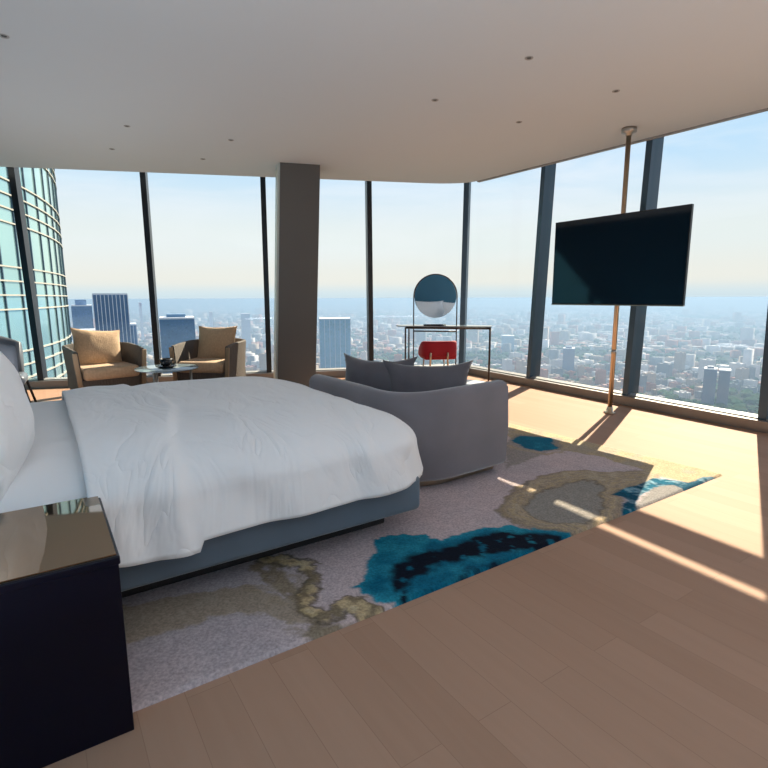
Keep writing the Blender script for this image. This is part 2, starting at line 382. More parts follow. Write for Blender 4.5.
# ------------------------------------------------------------------ rug
def build_rug():
    cR = at_z(722.8, 475.6); far_d = (cR - at_z(508, 424)).normalized()
    nd = uv(1, 0)
    nd = (cR - at_z(135, 712)).normalized()
    o0 = cR; L_, W_ = 4.6, 3.0
    NU, NV = 500, 310
    a = np.linspace(0, 1, NU); b = np.linspace(0, 1, NV); A, B = np.meshgrid(a, b)   # A along near edge from right to left, B to the far side
    X = o0.x - nd.x*L_*A - far_d.x*W_*B; Y = o0.y - nd.y*L_*A - far_d.y*W_*B
    P = np.stack([X.ravel(), Y.ravel()], 1)
    rng = np.random.default_rng(3)
    # smooth value noise
    def vnoise(x, y, s, seed):
        r = np.random.default_rng(seed).random((64, 64)); xs, ys = x/s+31.7, y/s+17.3
        xi, yi = np.floor(xs).astype(int), np.floor(ys).astype(int); fx, fy = xs-xi, ys-yi; fx = fx*fx*(3-2*fx); fy = fy*fy*(3-2*fy)
        g = lambda i, j: r[i % 64, j % 64]
        return (g(xi, yi)*(1-fx)+g(xi+1, yi)*fx)*(1-fy)+(g(xi, yi+1)*(1-fx)+g(xi+1, yi+1)*fx)*fy
    def fbm(x, y, s, seed, n=4):
        t = 0; a_ = 1; w = 0
        for i in range(n): t = t + a_*vnoise(x, y, s/2**i, seed+i); w += a_; a_ *= .55
        return t/w
    x0, y0 = P[:, 0], P[:, 1]
    wx = (fbm(x0, y0, .16, 10)-.5)*.085; wy = (fbm(x0, y0, .16, 30)-.5)*.085
    wx = wx + (fbm(x0, y0, .045, 110, 3)-.5)*.05; wy = wy + (fbm(x0, y0, .045, 130, 3)-.5)*.05
    Q = np.stack([x0+wx, y0+wy], 1)
    def sd(poly, pts):
        pg = np.array([tuple(at_z(*c))[:2] for c in poly]); n = len(pg); d = np.full(len(pts), 1e9); ins = np.zeros(len(pts), bool)
        for i in range(n):
            p, q = pg[i], pg[(i+1) % n]; e = q-p; w = pts-p; t = np.clip((w@e)/max(e@e, 1e-12), 0, 1)
            d = np.minimum(d, np.hypot(*(w-t[:, None]*e).T))
            c = (p[1] > pts[:, 1]) != (q[1] > pts[:, 1])
            xx = p[0] + (pts[:, 1]-p[1])*(q[0]-p[0])/(q[1]-p[1]+1e-12); ins ^= c & (pts[:, 0] < xx)
        return np.where(ins, -d, d)
    def line_d(path, pts):
        pg = np.array([tuple(at_z(*c))[:2] for c in path]); d = np.full(len(pts), 1e9)
        for p, q in zip(pg, pg[1:]):
            e = q-p; w = pts-p; t = np.clip((w@e)/max(e@e, 1e-12), 0, 1); d = np.minimum(d, np.hypot(*(w-t[:, None]*e).T))
        return d
    ss = lambda x, a_, b_: np.clip((x-a_)/(b_-a_), 0, 1)
    col = np.zeros((len(P), 3)); hgt = np.zeros(len(P))
    mauve = np.array([.56, .45, .45]); blueg = np.array([.31, .31, .35]); tan = np.array([.34, .27, .195]); gold = np.array([.48, .36, .19]); dkb = np.array([.13, .10, .07])
    teal = np.array([.003, .12, .20]); teal2 = np.array([.02, .25, .34]); navy = np.array([.003, .006, .015]); grey = np.array([.29, .265, .24]); cream = np.array([.50, .39, .25])
    def put(mask, c): 
        nonlocal col
        col = col*(1-mask[:, None]) + np.asarray(c)*mask[:, None]
    n1 = fbm(x0, y0, .6, 50); n2 = fbm(x0, y0, .12, 70); n3 = fbm(x0, y0, .05, 90)
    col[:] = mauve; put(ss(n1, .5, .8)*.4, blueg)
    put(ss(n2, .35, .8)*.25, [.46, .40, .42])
    # bluish wool under the bed side
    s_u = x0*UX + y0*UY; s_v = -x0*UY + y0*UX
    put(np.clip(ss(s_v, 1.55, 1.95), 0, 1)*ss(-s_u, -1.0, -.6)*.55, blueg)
    # left: grey-tan field
    g = sd([(110, 612), (142, 606), (167, 600), (211, 592), (247, 586), (270, 596), (277, 606), (302, 612), (310, 622), (273, 624), (237, 613), (211, 617), (193, 627), (164, 631), (124, 646), (90, 660)], Q)
    put(ss(-g, -.008, .01)*.85, tan)
    g = sd([(251, 569), (275, 560), (302, 590), (306, 608), (322, 626), (352, 624), (372, 621), (360, 632), (320, 644), (300, 640), (302, 615), (282, 606), (279, 588), (262, 582)], Q)
    put(ss(-g, -.008, .01)*ss(n3+.25, .45, .6), tan*.75)
    sp = ss(-sd([(235, 560), (300, 566), (322, 600), (300, 640), (262, 612), (240, 590)], Q), -.03, .03)*ss(n3, .5, .6)
    put(sp*.6, tan*.9)
    # gold crust
    d = line_d([(262, 561), (278, 562), (300, 565), (314, 573), (321, 583), (314, 594), (309, 606), (318, 617), (333, 617), (347, 607), (360, 608), (371, 614), (371, 621)], np.stack([x0+wx*1.5+(n2-.5)*.05, y0+wy*1.5-(n3-.5)*.05], 1))
    band = ss(.036-d, 0, .01); put(band*.9, gold*1.05); put(band*ss(n3, .5, .6)*.8, dkb*1.2); put(band*ss(n3, .42, .36)*.6, [.6, .5, .33])
    put(ss(.052-d, 0, .008)*(1-band)*.9, dkb*1.1); hgt += band*.004
    # teal pool
    tp = [(350, 587), (365, 581), (366, 573), (373, 558), (375, 543), (391, 537), (418, 539), (441.5, 542), (458.5, 536.5), (482, 531), (512, 528), (543, 532), (578, 538), (610, 560), (420, 640), (375, 627), (380, 612), (392, 602.5), (380, 603), (364, 598), (361, 591)]
    g = sd(tp, Q); k = ss(-g, -.003, .006); put(k, teal); put(k*ss(n2, .45, .7)*.8, teal2); put(k*ss(.05+g, 0, .05)*.7, teal2*1.15)
    nv = [(391, 583), (392.5, 569), (408, 559), (438, 551), (458.5, 547), (475, 541), (502.5, 534), (529.6, 535.5), (560, 540), (560, 547), (543, 551), (509, 556), (485.6, 559), (458.5, 567.7), (435, 569), (411, 579.6), (404, 593), (412, 607), (398, 600)]
    g = sd(nv, Q); put(k*ss(-g, -.02, .012)*(1-.8*ss(n3, .62, .72)), navy)
    g = sd([(421, 600), (428, 590), (452, 586), (480, 574), (520, 562), (560, 552), (578, 545), (585, 560), (430, 620)], Q); put(k*ss(-g, -.02, .01)*ss(n3, .38, .5), navy*1.3)
    hgt += k*.003
    # gold ring
    ro = [(495.6, 513), (501, 503), (511, 494.6), (528, 485), (542.5, 478), (563, 474), (584, 473), (609, 474), (640, 473), (660, 475), (660, 482), (640, 488), (626, 492), (612, 497), (622, 503), (622, 514), (624, 524), (600, 540), (576, 538), (542.5, 532), (507, 525)]
    ri = [(526, 509), (532, 500), (542.5, 494.6), (563, 487), (584, 483), (597, 484), (604, 490), (599, 499), (605, 509), (600, 519), (584, 527), (553, 528), (530, 519)]
    g = sd(ro, Q); gi = sd(ri, Q); k = ss(-g, -.012, .015); put(k*.92, tan*1.12)
    rip = .5+.5*np.sin((np.minimum(-g, .4))*150 + n2*14); put(k*ss(rip, .55, .9)*.6, gold*.95); put(k*ss(rip, .25, .0)*.45, dkb*1.4)
    put(k*ss(n3, .56, .66)*.45, [.46, .38, .28]); put(ss(-g, -.02, 0)*ss(g, -.03, 0)*.7, dkb*1.6)
    ki = ss(-gi, -.008, .01); put(ki*.95, grey); put(ss(.015-abs(gi), 0, .01)*.6, dkb*1.3); hgt += k*(1-ki)*.005
    # upper right: cream band along the far edge, grey corner, teal flecks
    cz = [(480, 440), (508, 428), (508, 440), (530, 452), (560, 452), (600, 458), (640, 471), (656, 478), (690, 486), (712, 481), (740, 478), (723, 460), (500, 410), (470, 420)]
    g = sd(cz, Q); put(ss(-g, -.01, .012), cream*.92); put(ss(-g, -.01, .012)*ss(n2, .5, .7)*.5, grey*1.15)
    g = sd([(505, 470), (503, 445), (515, 436), (560, 440), (566, 450), (540, 456), (528, 462)], Q); put(ss(-g, -.01, .01)*.8, grey*.95)
    d = line_d([(508, 447), (528, 452), (545, 456), (575, 452), (600, 455)], Q); put(ss(.03-d, 0, .02)*.8, tan*1.2)
    g = sd([(510, 443), (518, 437.5), (535, 438.5), (548, 439), (557, 446), (559, 450), (541, 453), (526, 449)], Q); k = ss(-g, -.005, .01); put(k, teal*1.1); put(k*ss(n2, .5, .7)*.6, teal2)
    g = sd([(636, 503), (650, 489), (672, 485), (690, 491), (720, 478), (740, 480), (640, 530), (634, 514)], Q); put(ss(-g, -.01, .01), [.25, .235, .225])
    tl = [(611, 497), (624, 491), (641, 486.5), (652, 481), (666, 481.5), (688, 484.5), (703, 480), (718, 477.5), (706, 483.5), (688, 493), (672, 487.5), (655, 489.5), (642, 496), (635, 503), (637, 514), (624, 519), (621, 512), (627, 503), (620, 499)]
    g = sd(tl, np.stack([x0+wx*.5, y0+wy*.5], 1)); k = ss(-g, -.003, .006); put(k, teal*.9); put(k*ss(n3, .55, .65)*.8, [.25, .42, .5]); put(k*ss(n2, .6, .5)*.4, navy*2)
    col = np.clip(col*(.93+.14*n3[:, None]), 0, 1)
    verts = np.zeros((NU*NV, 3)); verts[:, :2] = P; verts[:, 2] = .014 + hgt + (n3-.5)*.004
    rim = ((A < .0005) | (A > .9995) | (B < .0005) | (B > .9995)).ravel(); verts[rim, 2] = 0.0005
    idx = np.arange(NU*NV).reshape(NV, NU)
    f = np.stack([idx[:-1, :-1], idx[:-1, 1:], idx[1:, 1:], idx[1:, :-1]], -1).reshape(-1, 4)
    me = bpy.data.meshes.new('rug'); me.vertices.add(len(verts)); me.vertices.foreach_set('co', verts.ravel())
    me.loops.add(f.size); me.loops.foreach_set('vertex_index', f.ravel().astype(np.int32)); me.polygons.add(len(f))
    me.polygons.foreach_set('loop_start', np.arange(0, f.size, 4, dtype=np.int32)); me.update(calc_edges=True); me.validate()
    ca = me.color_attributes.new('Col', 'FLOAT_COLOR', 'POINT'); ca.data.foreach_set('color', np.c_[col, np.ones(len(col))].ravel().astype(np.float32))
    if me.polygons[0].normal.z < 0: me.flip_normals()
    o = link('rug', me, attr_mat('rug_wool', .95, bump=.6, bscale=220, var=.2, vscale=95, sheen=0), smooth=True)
    tag(o, 'large mauve rug with teal pool, gold crust and ringed grey patch under the bed', 'rug')
build_rug()

# ------------------------------------------------------------------ bed
def soft_block(name, u0, u1, v0, v1, inset, core_z, drop, R, nu, nv, mat, parent, hem, wr=None, open_left=False, flat_r=.62, hemfn=None, flare=0):
    """top core plus rounded skirt falling all round (or on three sides)"""
    DS = 26
    core_u = [u0 + inset + (u1-u0-2*inset)*i/nu for i in range(nu+1)] if not open_left else [u0 + (u1-u0-inset)*i/nu for i in range(nu+1)]
    core_v = [v0 + inset + (v1-v0-2*inset)*j/nv for j in range(nv+1)]
    us = ([] if open_left else [(core_u[0], -(k/DS)) for k in range(DS, 0, -1)]) + [(x, 0) for x in core_u] + [(core_u[-1], k/DS) for k in range(1, DS+1)]
    vs = [(core_v[0], -(k/DS)) for k in range(DS, 0, -1)] + [(x, 0) for x in core_v] + [(core_v[-1], k/DS) for k in range(1, DS+1)]
    V = []; cv = (v0+v1)/2; cu = (u0+u1)/2
    for (bu, du) in us:
        for (bv, dv) in vs:
            d = max(abs(du), abs(dv)); h = math.hypot(du, dv)
            if d > 0: dx, dy = du/h, dv/h
            else: dx = dy = 0
            if d < flat_r:
                th = d/flat_r*PI/2; out = inset*math.sin(th); dr = R*(1-math.cos(th))**1.0
            else:
                k = (d-flat_r)/(1-flat_r); out = inset + flare*k; hz = hemfn(bu, bv, dx, dy) if hemfn else hem
                dr = R + k*(core_z - R - hz)
            p = Vector((bu+dx*out, bv+dy*out, core_z-dr))
            p.z += .03*max(0, 1-((p.y-cv)/((v1-v0)/2))**2)*(1 if d < .3 else 0 if d > .6 else (.6-d)/.3) if False else 0
            if wr: p = wr(p, d, dx, dy)
            V.append(p)
    nV = len(vs); Fc = []
    for i in range(len(us)-1):
        for j in range(nV-1):
            Fc.append((i*nV+j, i*nV+j+1, (i+1)*nV+j+1, (i+1)*nV+j))
    return from_py(name, V, Fc, mat, parent, True)
bed_o = uv(.4, 2.95)
bed = empty('bed', bed_o, BA, 'large low double bed with white duvet on a slate velvet frame', 'bed')
bu, bv = .4, 2.95
def fbm3(p, s, o=3): return noise.fractal(Vector(p)*s, 1.0, 2.0, o)
def wr_duvet(p, d, dx, dy):
    u, v = p.x+bu, p.y+bv
    q = p.copy()
    top = 1-min(1, d/.6)
    # folded-back band near the pillows
    fe = .40+.11*math.sin(PI*min(1, max(0, (v-1.92)/2.0)))+.03*math.sin(v*5); su = 1/(1+math.exp(-max(-40, min(40, (fe-u)/.009)))); q.z += .026*su*top + .004*su
    if d > .3: q += Vector((dx, dy, 0))*.018*su
    q.z += .030*math.sin(min(1, max(0, (u-.1)/1.3))*PI)*top*1.0
    q.z += .012*fbm3((u, v, 0), 2.2)*top
    # long soft creases on top running across the bed
    q.z += .007*math.sin(u*13+3*fbm3((u, v, 2), 1.4))*top*max(0, fbm3((u*.8, v*.8, 4), 1.3)+.35)
    # side drape folds
    s = (u if abs(dy) > abs(dx) else v)
    f = min(1, max(0, (d-.25)/.5))
    w = fbm3((u*1.5, v*1.5, q.z*.8), 1.5, 2)
    q += Vector((dx, dy, 0))*f*(.010*math.sin(s*15+q.z*5+4*w) + .020*w)
    # diagonal tension folds
    q += Vector((dx, dy, .4))*.007*math.exp(-((d-.45)/.28)**2)*math.sin(s*17 - q.z*12 + 3*w)*max(0, .4+fbm3((u, v, 7), 1.5))
    q += Vector((0, 0, 1))*.006*(f**3)*fbm3((u*2, v*2, 9), 1.0)
    return q
def hem_d(bu_, bv_, dx, dy):
    u = bu_+bu
    if dy < 0 and abs(dy) >= abs(dx):
        if u < .44: return .265+.05*max(0, (.25-u)/.3)
        return .305 - .01*(u-.5)
    return .30
def wr_mat(p, d, dx, dy):
    q = p.copy(); q.z += .006*fbm3((p.x, p.y, 1), 4)*(1 if d < .6 else .3); 
    q.z += .004*math.sin(p.x*30+4*fbm3(p, 2))*max(0, .3-abs(d-.5))*2
    return q
box('plinth', (-1.25+0, -.78, .014), (1.04, .78, .15), M['plinth'], bed, .01)
o = box('frame', (-1.35, -.98, .14), (1.13, .98, .32), M['frame_fabric'], bed, .028, 4); soft_shade(o, 50)
o = soft_block('mattress', -1.28, 1.06, -.965, .94, .38, .60, .3, .13, 30, 24, M['sheet'], bed, .30, wr_mat)
o = soft_block('duvet', .085-bu, 1.26, -1.015, 1.0, .38, .625, .3, .17, 70, 90, M['linen'], bed, .30, wr_duvet, True, hemfn=hem_d, flare=.035)
md = o.modifiers.new('thick', 'SOLIDIFY'); md.thickness = .022; md.offset = -1
hb = box('headboard', (-1.47, -1.2, .10), (-1.355, 1.2, 1.45), M['blue_wall'], bed, .03, 3)

box('seam_strip', (-1.357, .095, .10), (-1.352, .107, 1.45), M['brass'], bed)
def cushion_mesh(w, h, t, n=28, pinch=.10, seed=0, corner=.0, wr=.01):
    V = []; Fc = []
    for side in (1, -1):
        for i in range(n+1):
            for j in range(n+1):
                a, b = -1+2*i/n, -1+2*j/n
                e = max(0, (1-abs(a)**2.3))**.55*max(0, (1-abs(b)**2.3))**.55
                x = a*w/2*(1-pinch*(1-abs(b)**2)*abs(a)**3*.6)*(1+corner*abs(a*b)**4); z = b*h/2*(1-pinch*(1-abs(a)**2)*abs(b)**3)*(1+corner*abs(a*b)**4)
                y = side*t/2*e
                w_ = noise.fractal(Vector((x*4+seed, z*4, side*2.0)), 1, 2, 4)
                y += side*wr*w_*min(1, e*3) ; x += .004*w_; z += .004*w_
                V.append((x, y, z))
    N1 = (n+1)**2
    for s in (0, 1):
        for i in range(n):
            for j in range(n):
                q = [s*N1+i*(n+1)+j, s*N1+(i+1)*(n+1)+j, s*N1+(i+1)*(n+1)+j+1, s*N1+i*(n+1)+j+1]
                Fc.append(tuple(q if s else q[::-1]))
    me = bpy.data.meshes.new('cushion'); me.from_pydata(V, [], Fc)
    bm = bmesh.new(); bm.from_mesh(me); bmesh.ops.remove_doubles(bm, verts=bm.verts, dist=.0008); bmesh.ops.recalc_face_normals(bm, faces=bm.faces); bm.to_mesh(me); bm.free()
    return me
def cushion(name, w, h, t, mat, loc, rz, tilt, label=None, cat=None, group=None, parent=None, seed=0, roll=0, **k):
    o = link(name, cushion_mesh(w, h, t, seed=seed, **k), mat, parent, True)
    mt = Matrix.Translation(loc) @ Matrix.Rotation(rz, 4, 'Z') @ Matrix.Rotation(tilt, 4, 'X') @ Matrix.Rotation(roll, 4, 'Y')
    if parent: o.matrix_local = mt
    else: o.matrix_world = mt
    if label: tag(o, label, cat, group)
    return o
# bed pillows: width runs across the bed, they lean on the headboard
HB = BA + PI/2
cushion('bed_pillow', .86, .54, .27, M['linen'], uv(-.20, 2.47, .80), HB, math.radians(-10), 'big white pillow standing at the near head end of the bed', 'pillow', 'pillows on the bed', seed=3, wr=.022)
cushion('bed_pillow', .86, .54, .24, M['linen'], uv(-.56, 3.08, .83), HB, math.radians(-12), 'white pillow at the far head end, seen in the round mirror', 'pillow', 'pillows on the bed', seed=8, wr=.018)

# ------------------------------------------------------------------ nightstand
ns = empty('nightstand', uv(-.25, 1.71), BA, 'navy lacquered box nightstand with bronze mirror top beside the bed', 'nightstand')
box('body', (-.36, -.25, .0), (.37, .25, .505), M['navy'], ns, .003, 2)
box('top_frame', (-.365, -.255, .503), (.374, .255, .527), M['navy'], ns, .004, 2)
box('mirror_top', (-.36, -.246, .5272), (.366, .25, .532), M['bronze_mirror'], ns)

# ------------------------------------------------------------------ sofa at the bed's foot
def build_sofa():
    s0 = uv(2.1, 2.95)
    s = empty('sofa', s0, BA, 'grey velvet tub sofa with curved corner behind the foot of the bed', 'sofa')
    cx, cy = 2.1, 2.95
    # plan of the outer shell: far end of the back, round the near corner, to the arm's end
    path = [(1.60, 3.66)]
    for i in range(5): path.append((1.60+.01*i, 3.52-.12*i))
    r = .42; c0 = (1.66+r, 2.36+r)
    path = [(1.60, 3.40), (1.61, 3.32), (1.62, 3.20), (1.635, 3.05), (1.65, 2.90)]
    for i in range(0, 13):
        a = PI + i/12*PI/2; path.append((c0[0]+r*math.cos(a), c0[1]+r*math.sin(a)))
    path += [(2.25, 2.365), (2.42, 2.375), (2.575, 2.39)]
    P = [Vector((a-cx, b-cy, 0)) for a, b in path]; n = len(P); th = .13
    nr = []
    for i in range(n):
        t = (P[min(n-1, i+1)]-P[max(0, i-1)]).normalized(); nr.append(Vector((-t.y, t.x, 0)))
    zt = [.665 + .0*i for i in range(n)]
    zt = []
    for i in range(n):
        k = i/(n-1); zt.append(.645 - .022*math.sin(PI*k)**2)
    prof = [(0.02, .075), (0.0, .10), (-.012, .35), (0.0, 1-.04), (.02, 1-.012), (.05, 1.0), (th-.05, 1.0), (th-.02, 1-.012), (th, 1-.04), (th, .10), (th-.02, .075)]
    V = []; m_ = len(prof)
    for i in range(n):
        for (o_, z) in prof:
            zz = z if z < .5 else zt[i] - (1-z)
            if z == .35: zz = .35
            V.append(P[i] + nr[i]*o_ + Vector((0, 0, zz)))
    Fc = []
    for i in range(n-1):
        for k in range(m_): Fc.append((i*m_+k, i*m_+(k+1) % m_, (i+1)*m_+(k+1) % m_, (i+1)*m_+k))
    Fc.append(tuple(range(m_))); Fc.append(tuple(range((n-1)*m_, n*m_))[::-1])
    o = from_py('shell_back', V, Fc, M['sofa'], s, True); soft_shade(o, 60)
    # seat block and seat cushion
    def plan(o_, z0, z1, name, mat, bev):
        pts = [P[i] + nr[i]*o_ for i in range(n)]
        far = [Vector((.44, 3.40-cy-.02, 0)), Vector((-.46+o_, 3.40-cy-.02, 0))]
        endp = Vector((.46, pts[-1].y, 0))
        poly = pts[:-1] + [endp, far[0], far[1]]
        poly = [p for i, p in enumerate(poly) if i == 0 or (p-poly[i-1]).length > .01]
        bm = bmesh.new(); vs = [bm.verts.new((p.x, p.y, z0)) for p in poly]; f = bm.faces.new(vs)
        r_ = bmesh.ops.extrude_face_region(bm, geom=[f]); bmesh.ops.translate(bm, vec=(0, 0, z1-z0), verts=[e for e in r_['geom'] if isinstance(e, bmesh.types.BMVert)])
        top = [e for e in bm.edges if all(abs(v.co.z-z1) < 1e-5 for v in e.verts)]
        if bev: bmesh.ops.bevel(bm, geom=top, offset=bev, segments=4, affect='EDGES', profile=.6)
        o = from_bm(name, bm, mat, s, True); soft_shade(o, 40); return o
    plan(th-.01, .075, .27, 'seat_base', M['sofa'], 0)
    plan(th+.005, .27, .42, 'seat_cushion', M['sofa'], .035)
    plan(.10, .016, .08, 'plinth', M['brass'], 0)
build_sofa()
cushion('sofa_cushion', .60, .40, .20, M['cushion'], uv(2.20, 2.78, .57), BA-math.radians(38), math.radians(-20), 'dark grey velvet cushion in the sofa corner, in front of its twin', 'cushion', 'sofa cushions', seed=5, corner=.06, wr=.014, pinch=.20)
cushion('sofa_cushion', .56, .42, .19, M['cushion'], uv(1.98, 3.10, .58), BA-math.radians(58), math.radians(-18), 'dark grey velvet cushion on the sofa, tucked behind the nearer one', 'cushion', 'sofa cushions', seed=15, corner=.06, wr=.014, pinch=.20)
# coffee table beyond the sofa
ct = at_z(452, 386, .38)
t = empty('coffee_table', (ct.x, ct.y, 0), 0, 'low round pale table standing in the sun beyond the grey sofa', 'table')
lathe('table_top', [(0, .355), (.40, .355), (.43, .362), (.43, .378), (.41, .385), (0, .385)], M['whitetop'], t, 56)
lathe('base', [(0, .0), (.22, .0), (.22, .012), (.04, .03), (.035, .355), (0, .355)], M['dark_metal'], t, 32)

# ------------------------------------------------------------------ TV on floor-to-ceiling pole
pb = at_z(609.5, 413)
pole = empty('tv_pole', (pb.x, pb.y, 0), 0, 'floor to ceiling brushed brass pole carrying the television', 'pole')
lathe('tube', [(0, .0), (.023, 0), (.023, CZ), (0, CZ)], M['brass'], pole, 28)
lathe('floor_flange', [(0, 0), (.058, 0), (.058, .012), (.034, .02), (.030, .06), (.024, .065), (.024, .07), (0, .07)], M['brass'], pole, 36)
lathe('ceiling_flange', [(0, CZ-.07), (.028, CZ-.07), (.032, CZ-.045), (.068, CZ-.04), (.068, CZ), (0, CZ)], M['steel'], pole, 36)
lathe('joint_ring', [(.023, .62), (.026, .62), (.026, .66), (.023, .66)], M['steel'], pole, 28)
ta = math.radians(145); tdv = Vector((math.sin(ta), math.cos(ta), 0)); tn = Vector((tdv.y, -tdv.x, 0)); tn = tn if tn.y < 0 else -tn
tp0 = Vector((pb.x, pb.y, 1)) + tn*.062
c = [at_plane(x, y, tp0, tn) for (x, y) in ((555, 219), (691, 205), (684, 306.5), (552.5, 303.5))]
cen = sum(c, Vector())/4; W_ = ((c[1]-c[0]).length+(c[2]-c[3]).length)/2; H_ = ((c[0].z-c[3].z)+(c[1].z-c[2].z))/2*.985; cen.z -= .008
tv = empty('television', (cen.x, cen.y, cen.z-H_/2), math.atan2(tdv.y, tdv.x), 'wide black flat television hung on the brass pole before the glass', 'television')
# local x along the screen, local -y faces the room
sg = -1 if (Matrix.Rotation(math.atan2(tdv.y, tdv.x), 3, 'Z') @ Vector((0, -1, 0))).dot(tn) > 0 else 1
box('housing', (-W_/2, min(0, -sg*.035), 0), (W_/2, max(0, -sg*.035), H_), M['bezel'], tv, .003, 2)
y1 = sg*.003
box('screen', (-W_/2+.008, min(0, y1), .012), (W_/2-.008, max(0, y1), H_-.008), M['screen'], tv)
box('bottom_trim', (-W_/2, min(-sg*.03, y1*1.5), -.006), (W_/2, max(-sg*.03, y1*1.5), .002), M['brass'], tv)
box('mount', (-.12, min(-sg*.032, -sg*.045), H_*.3), (.12, max(-sg*.032, -sg*.045), H_*.7), M['dark_metal'], tv, .005)

# ------------------------------------------------------------------ vanity
va = math.radians(-13); ax = Vector((math.cos(va), math.sin(va), 0)); ay = Vector((-ax.y, ax.x, 0))
v0 = Vector((1.505, 7.40, 0)) - ax*.61
van = empty('vanity_table', (v0.x, v0.y, 0), va, 'slender dark metal vanity table with glass top in the glass corner', 'vanity table')
TZ = .775; D0, D1 = 0.0, .31
bm = bmesh.new(); pts = []
poly = [(-.62, D0), (.63, D0), (.63, D1), (-.62, D1)]
n = 12
poly = [(.63, D0-.005), (.63, D1), (-.62, D1)] + [(-.62-.155*math.sin(PI*k/n), (D0+D1)/2+.155*math.cos(PI*k/n)) for k in range(1, n)] + [(-.62, D0-.005)]
vs = [bm.verts.new((a, b, TZ-.008)) for a, b in poly]; f = bm.faces.new(vs)
r_ = bmesh.ops.extrude_face_region(bm, geom=[f]); bmesh.ops.translate(bm, vec=(0, 0, .016), verts=[e for e in r_['geom'] if isinstance(e, bmesh.types.BMVert)])
from_bm('table_top', bm, M['glasstop'], van)
for (x, y) in ((-.61, D0+.01), (.61, D0+.01), (-.61, D1-.01), (.61, D1-.01)): tube('leg', [(x, y, 0), (x, y, TZ-.02)], .0115, M['dark_metal'], van)
bm = bmesh.new()
for a, b in (((-.61, D0+.01), (.61, D0+.01)), ((-.61, D1-.01), (.61, D1-.01)), ((-.61, D0+.01), (-.61, D1-.01)), ((.61, D0+.01), (.61, D1-.01))): add_tube(bm, [(*a, TZ-.025), (*b, TZ-.025)], .012)
from_bm('apron_rail', bm, M['dark_metal'], van, True)
# mirror and its arch frame stand on the floor behind the table
mz = 1.205; mr = .305
m0p = v0 + ay*(D1+.02)
def px_on(xpx, ypx):   # on the vertical plane through the table's back edge
    return at_plane(xpx, ypx, m0p, ay)
pl, pr = px_on(413.8, 300), px_on(457, 300); mc = (pl+pr)/2; half = (pr-pl).length/2
mc_l = (mc - Vector((v0.x, v0.y, 0))); lx = mc_l.dot(ax)
fr = [(lx-half, D1+.02, 0), (lx-half, D1+.02, .6), (lx-half, D1+.02, mz)]
fr += [(lx-half*math.cos(PI*k/24), D1+.02, mz+half*math.sin(PI*k/24)) for k in range(1, 25)] + [(lx+half, D1+.02, .6), (lx+half, D1+.02, 0)]
tube('mirror_frame', fr, .009, M['dark_metal'], van)
tube('crossbar', [(lx-half, D1+.02, .685), (lx+half, D1+.02, .685)], .011, M['dark_metal'], van)
mk = lathe('mirror', [(0, -.004), (half-.01, -.004), (half-.008, .004), (0, .004)], M['mirror'], van, 64, loc=(lx, D1+.015, mz), rot=(PI/2, 0, 0), smooth=False)
mk.rotation_euler = (PI/2, 0, math.radians(-3))
tray = lathe('tray', [(0, 0), (.16, 0), (.175, .012), (.168, .014), (.155, .006), (0, .006)], M['cup'], None, 40)
tray.location = v0 + ax*(lx+.02) + ay*.15 + Vector((0, 0, TZ+.0085)); tray.scale = (1, .6, 1)
tag(tray, 'flat oval black tray lying on the vanity table below the mirror', 'tray')
# red stool-chair
def build_red():
    M_s = .92
    sc = at_plane(437, 352, v0 - ay*.42, ay); 
    r = empty('vanity_chair', (sc.x, sc.y, 0), va+.38, 'crimson velvet low-backed chair tucked at the vanity table', 'chair'); r.scale = (M_s, M_s, 1)
    # wraparound back: open towards the table (+y)
    R = .235; V = []; Fc = []; n = 30; prof = []
    zb, ztp = .395, .615
    m_ = 12
    for i in range(n+1):
        a = math.radians(200 + 140*i/n) if False else math.radians(180-12 + (204)*i/n)
        k = abs(i/n-.5)*2; top = ztp - .10*max(0, (k-.55)/.45)**1.5*1.0
        for j in range(m_):
            b = 2*PI*j/m_; tx = .035*math.copysign(abs(math.cos(b))**.6, math.cos(b)); hz = (top-zb)/2
            zz = (top+zb)/2 + hz*math.copysign(abs(math.sin(b))**.5, math.sin(b))
            sx = 1.08; rr = R + tx
            # squarish plan
            ca, sa = math.cos(a), math.sin(a); sq = (abs(ca)**4+abs(sa)**4)**-.25
            V.append((ca*rr*sq*.95*sx, sa*rr*sq*.85, zz))
    for i in range(n):
        for j in range(m_): Fc.append((i*m_+j, i*m_+(j+1) % m_, (i+1)*m_+(j+1) % m_, (i+1)*m_+j))
    Fc.append(tuple(range(m_))); Fc.append(tuple(range(n*m_, (n+1)*m_)))
    from_py('backrest', V, Fc, M['red'], r, True)
    bm = bmesh.new(); add_box(bm, (-.235, -.2, .36), (.255, .22, .46), .04, 4); o = from_bm('seat', bm, M['red'], r, True); soft_shade(o, 50)
    for (x, y) in ((-.155, -.215), (.10, -.215)): tube('leg', [(x, y-.03, .46), (x, y-.02, .40), (x*1.15, y-.02, 0.0)], .013, M['brass'], r, rs=[.014, .014, .010])
    for (x, y) in ((-.155, .18), (.155, .18)): tube('leg', [(x, y, .38), (x*1.15, y*1.1, 0)], .012, M['brass'], r)
build_red()

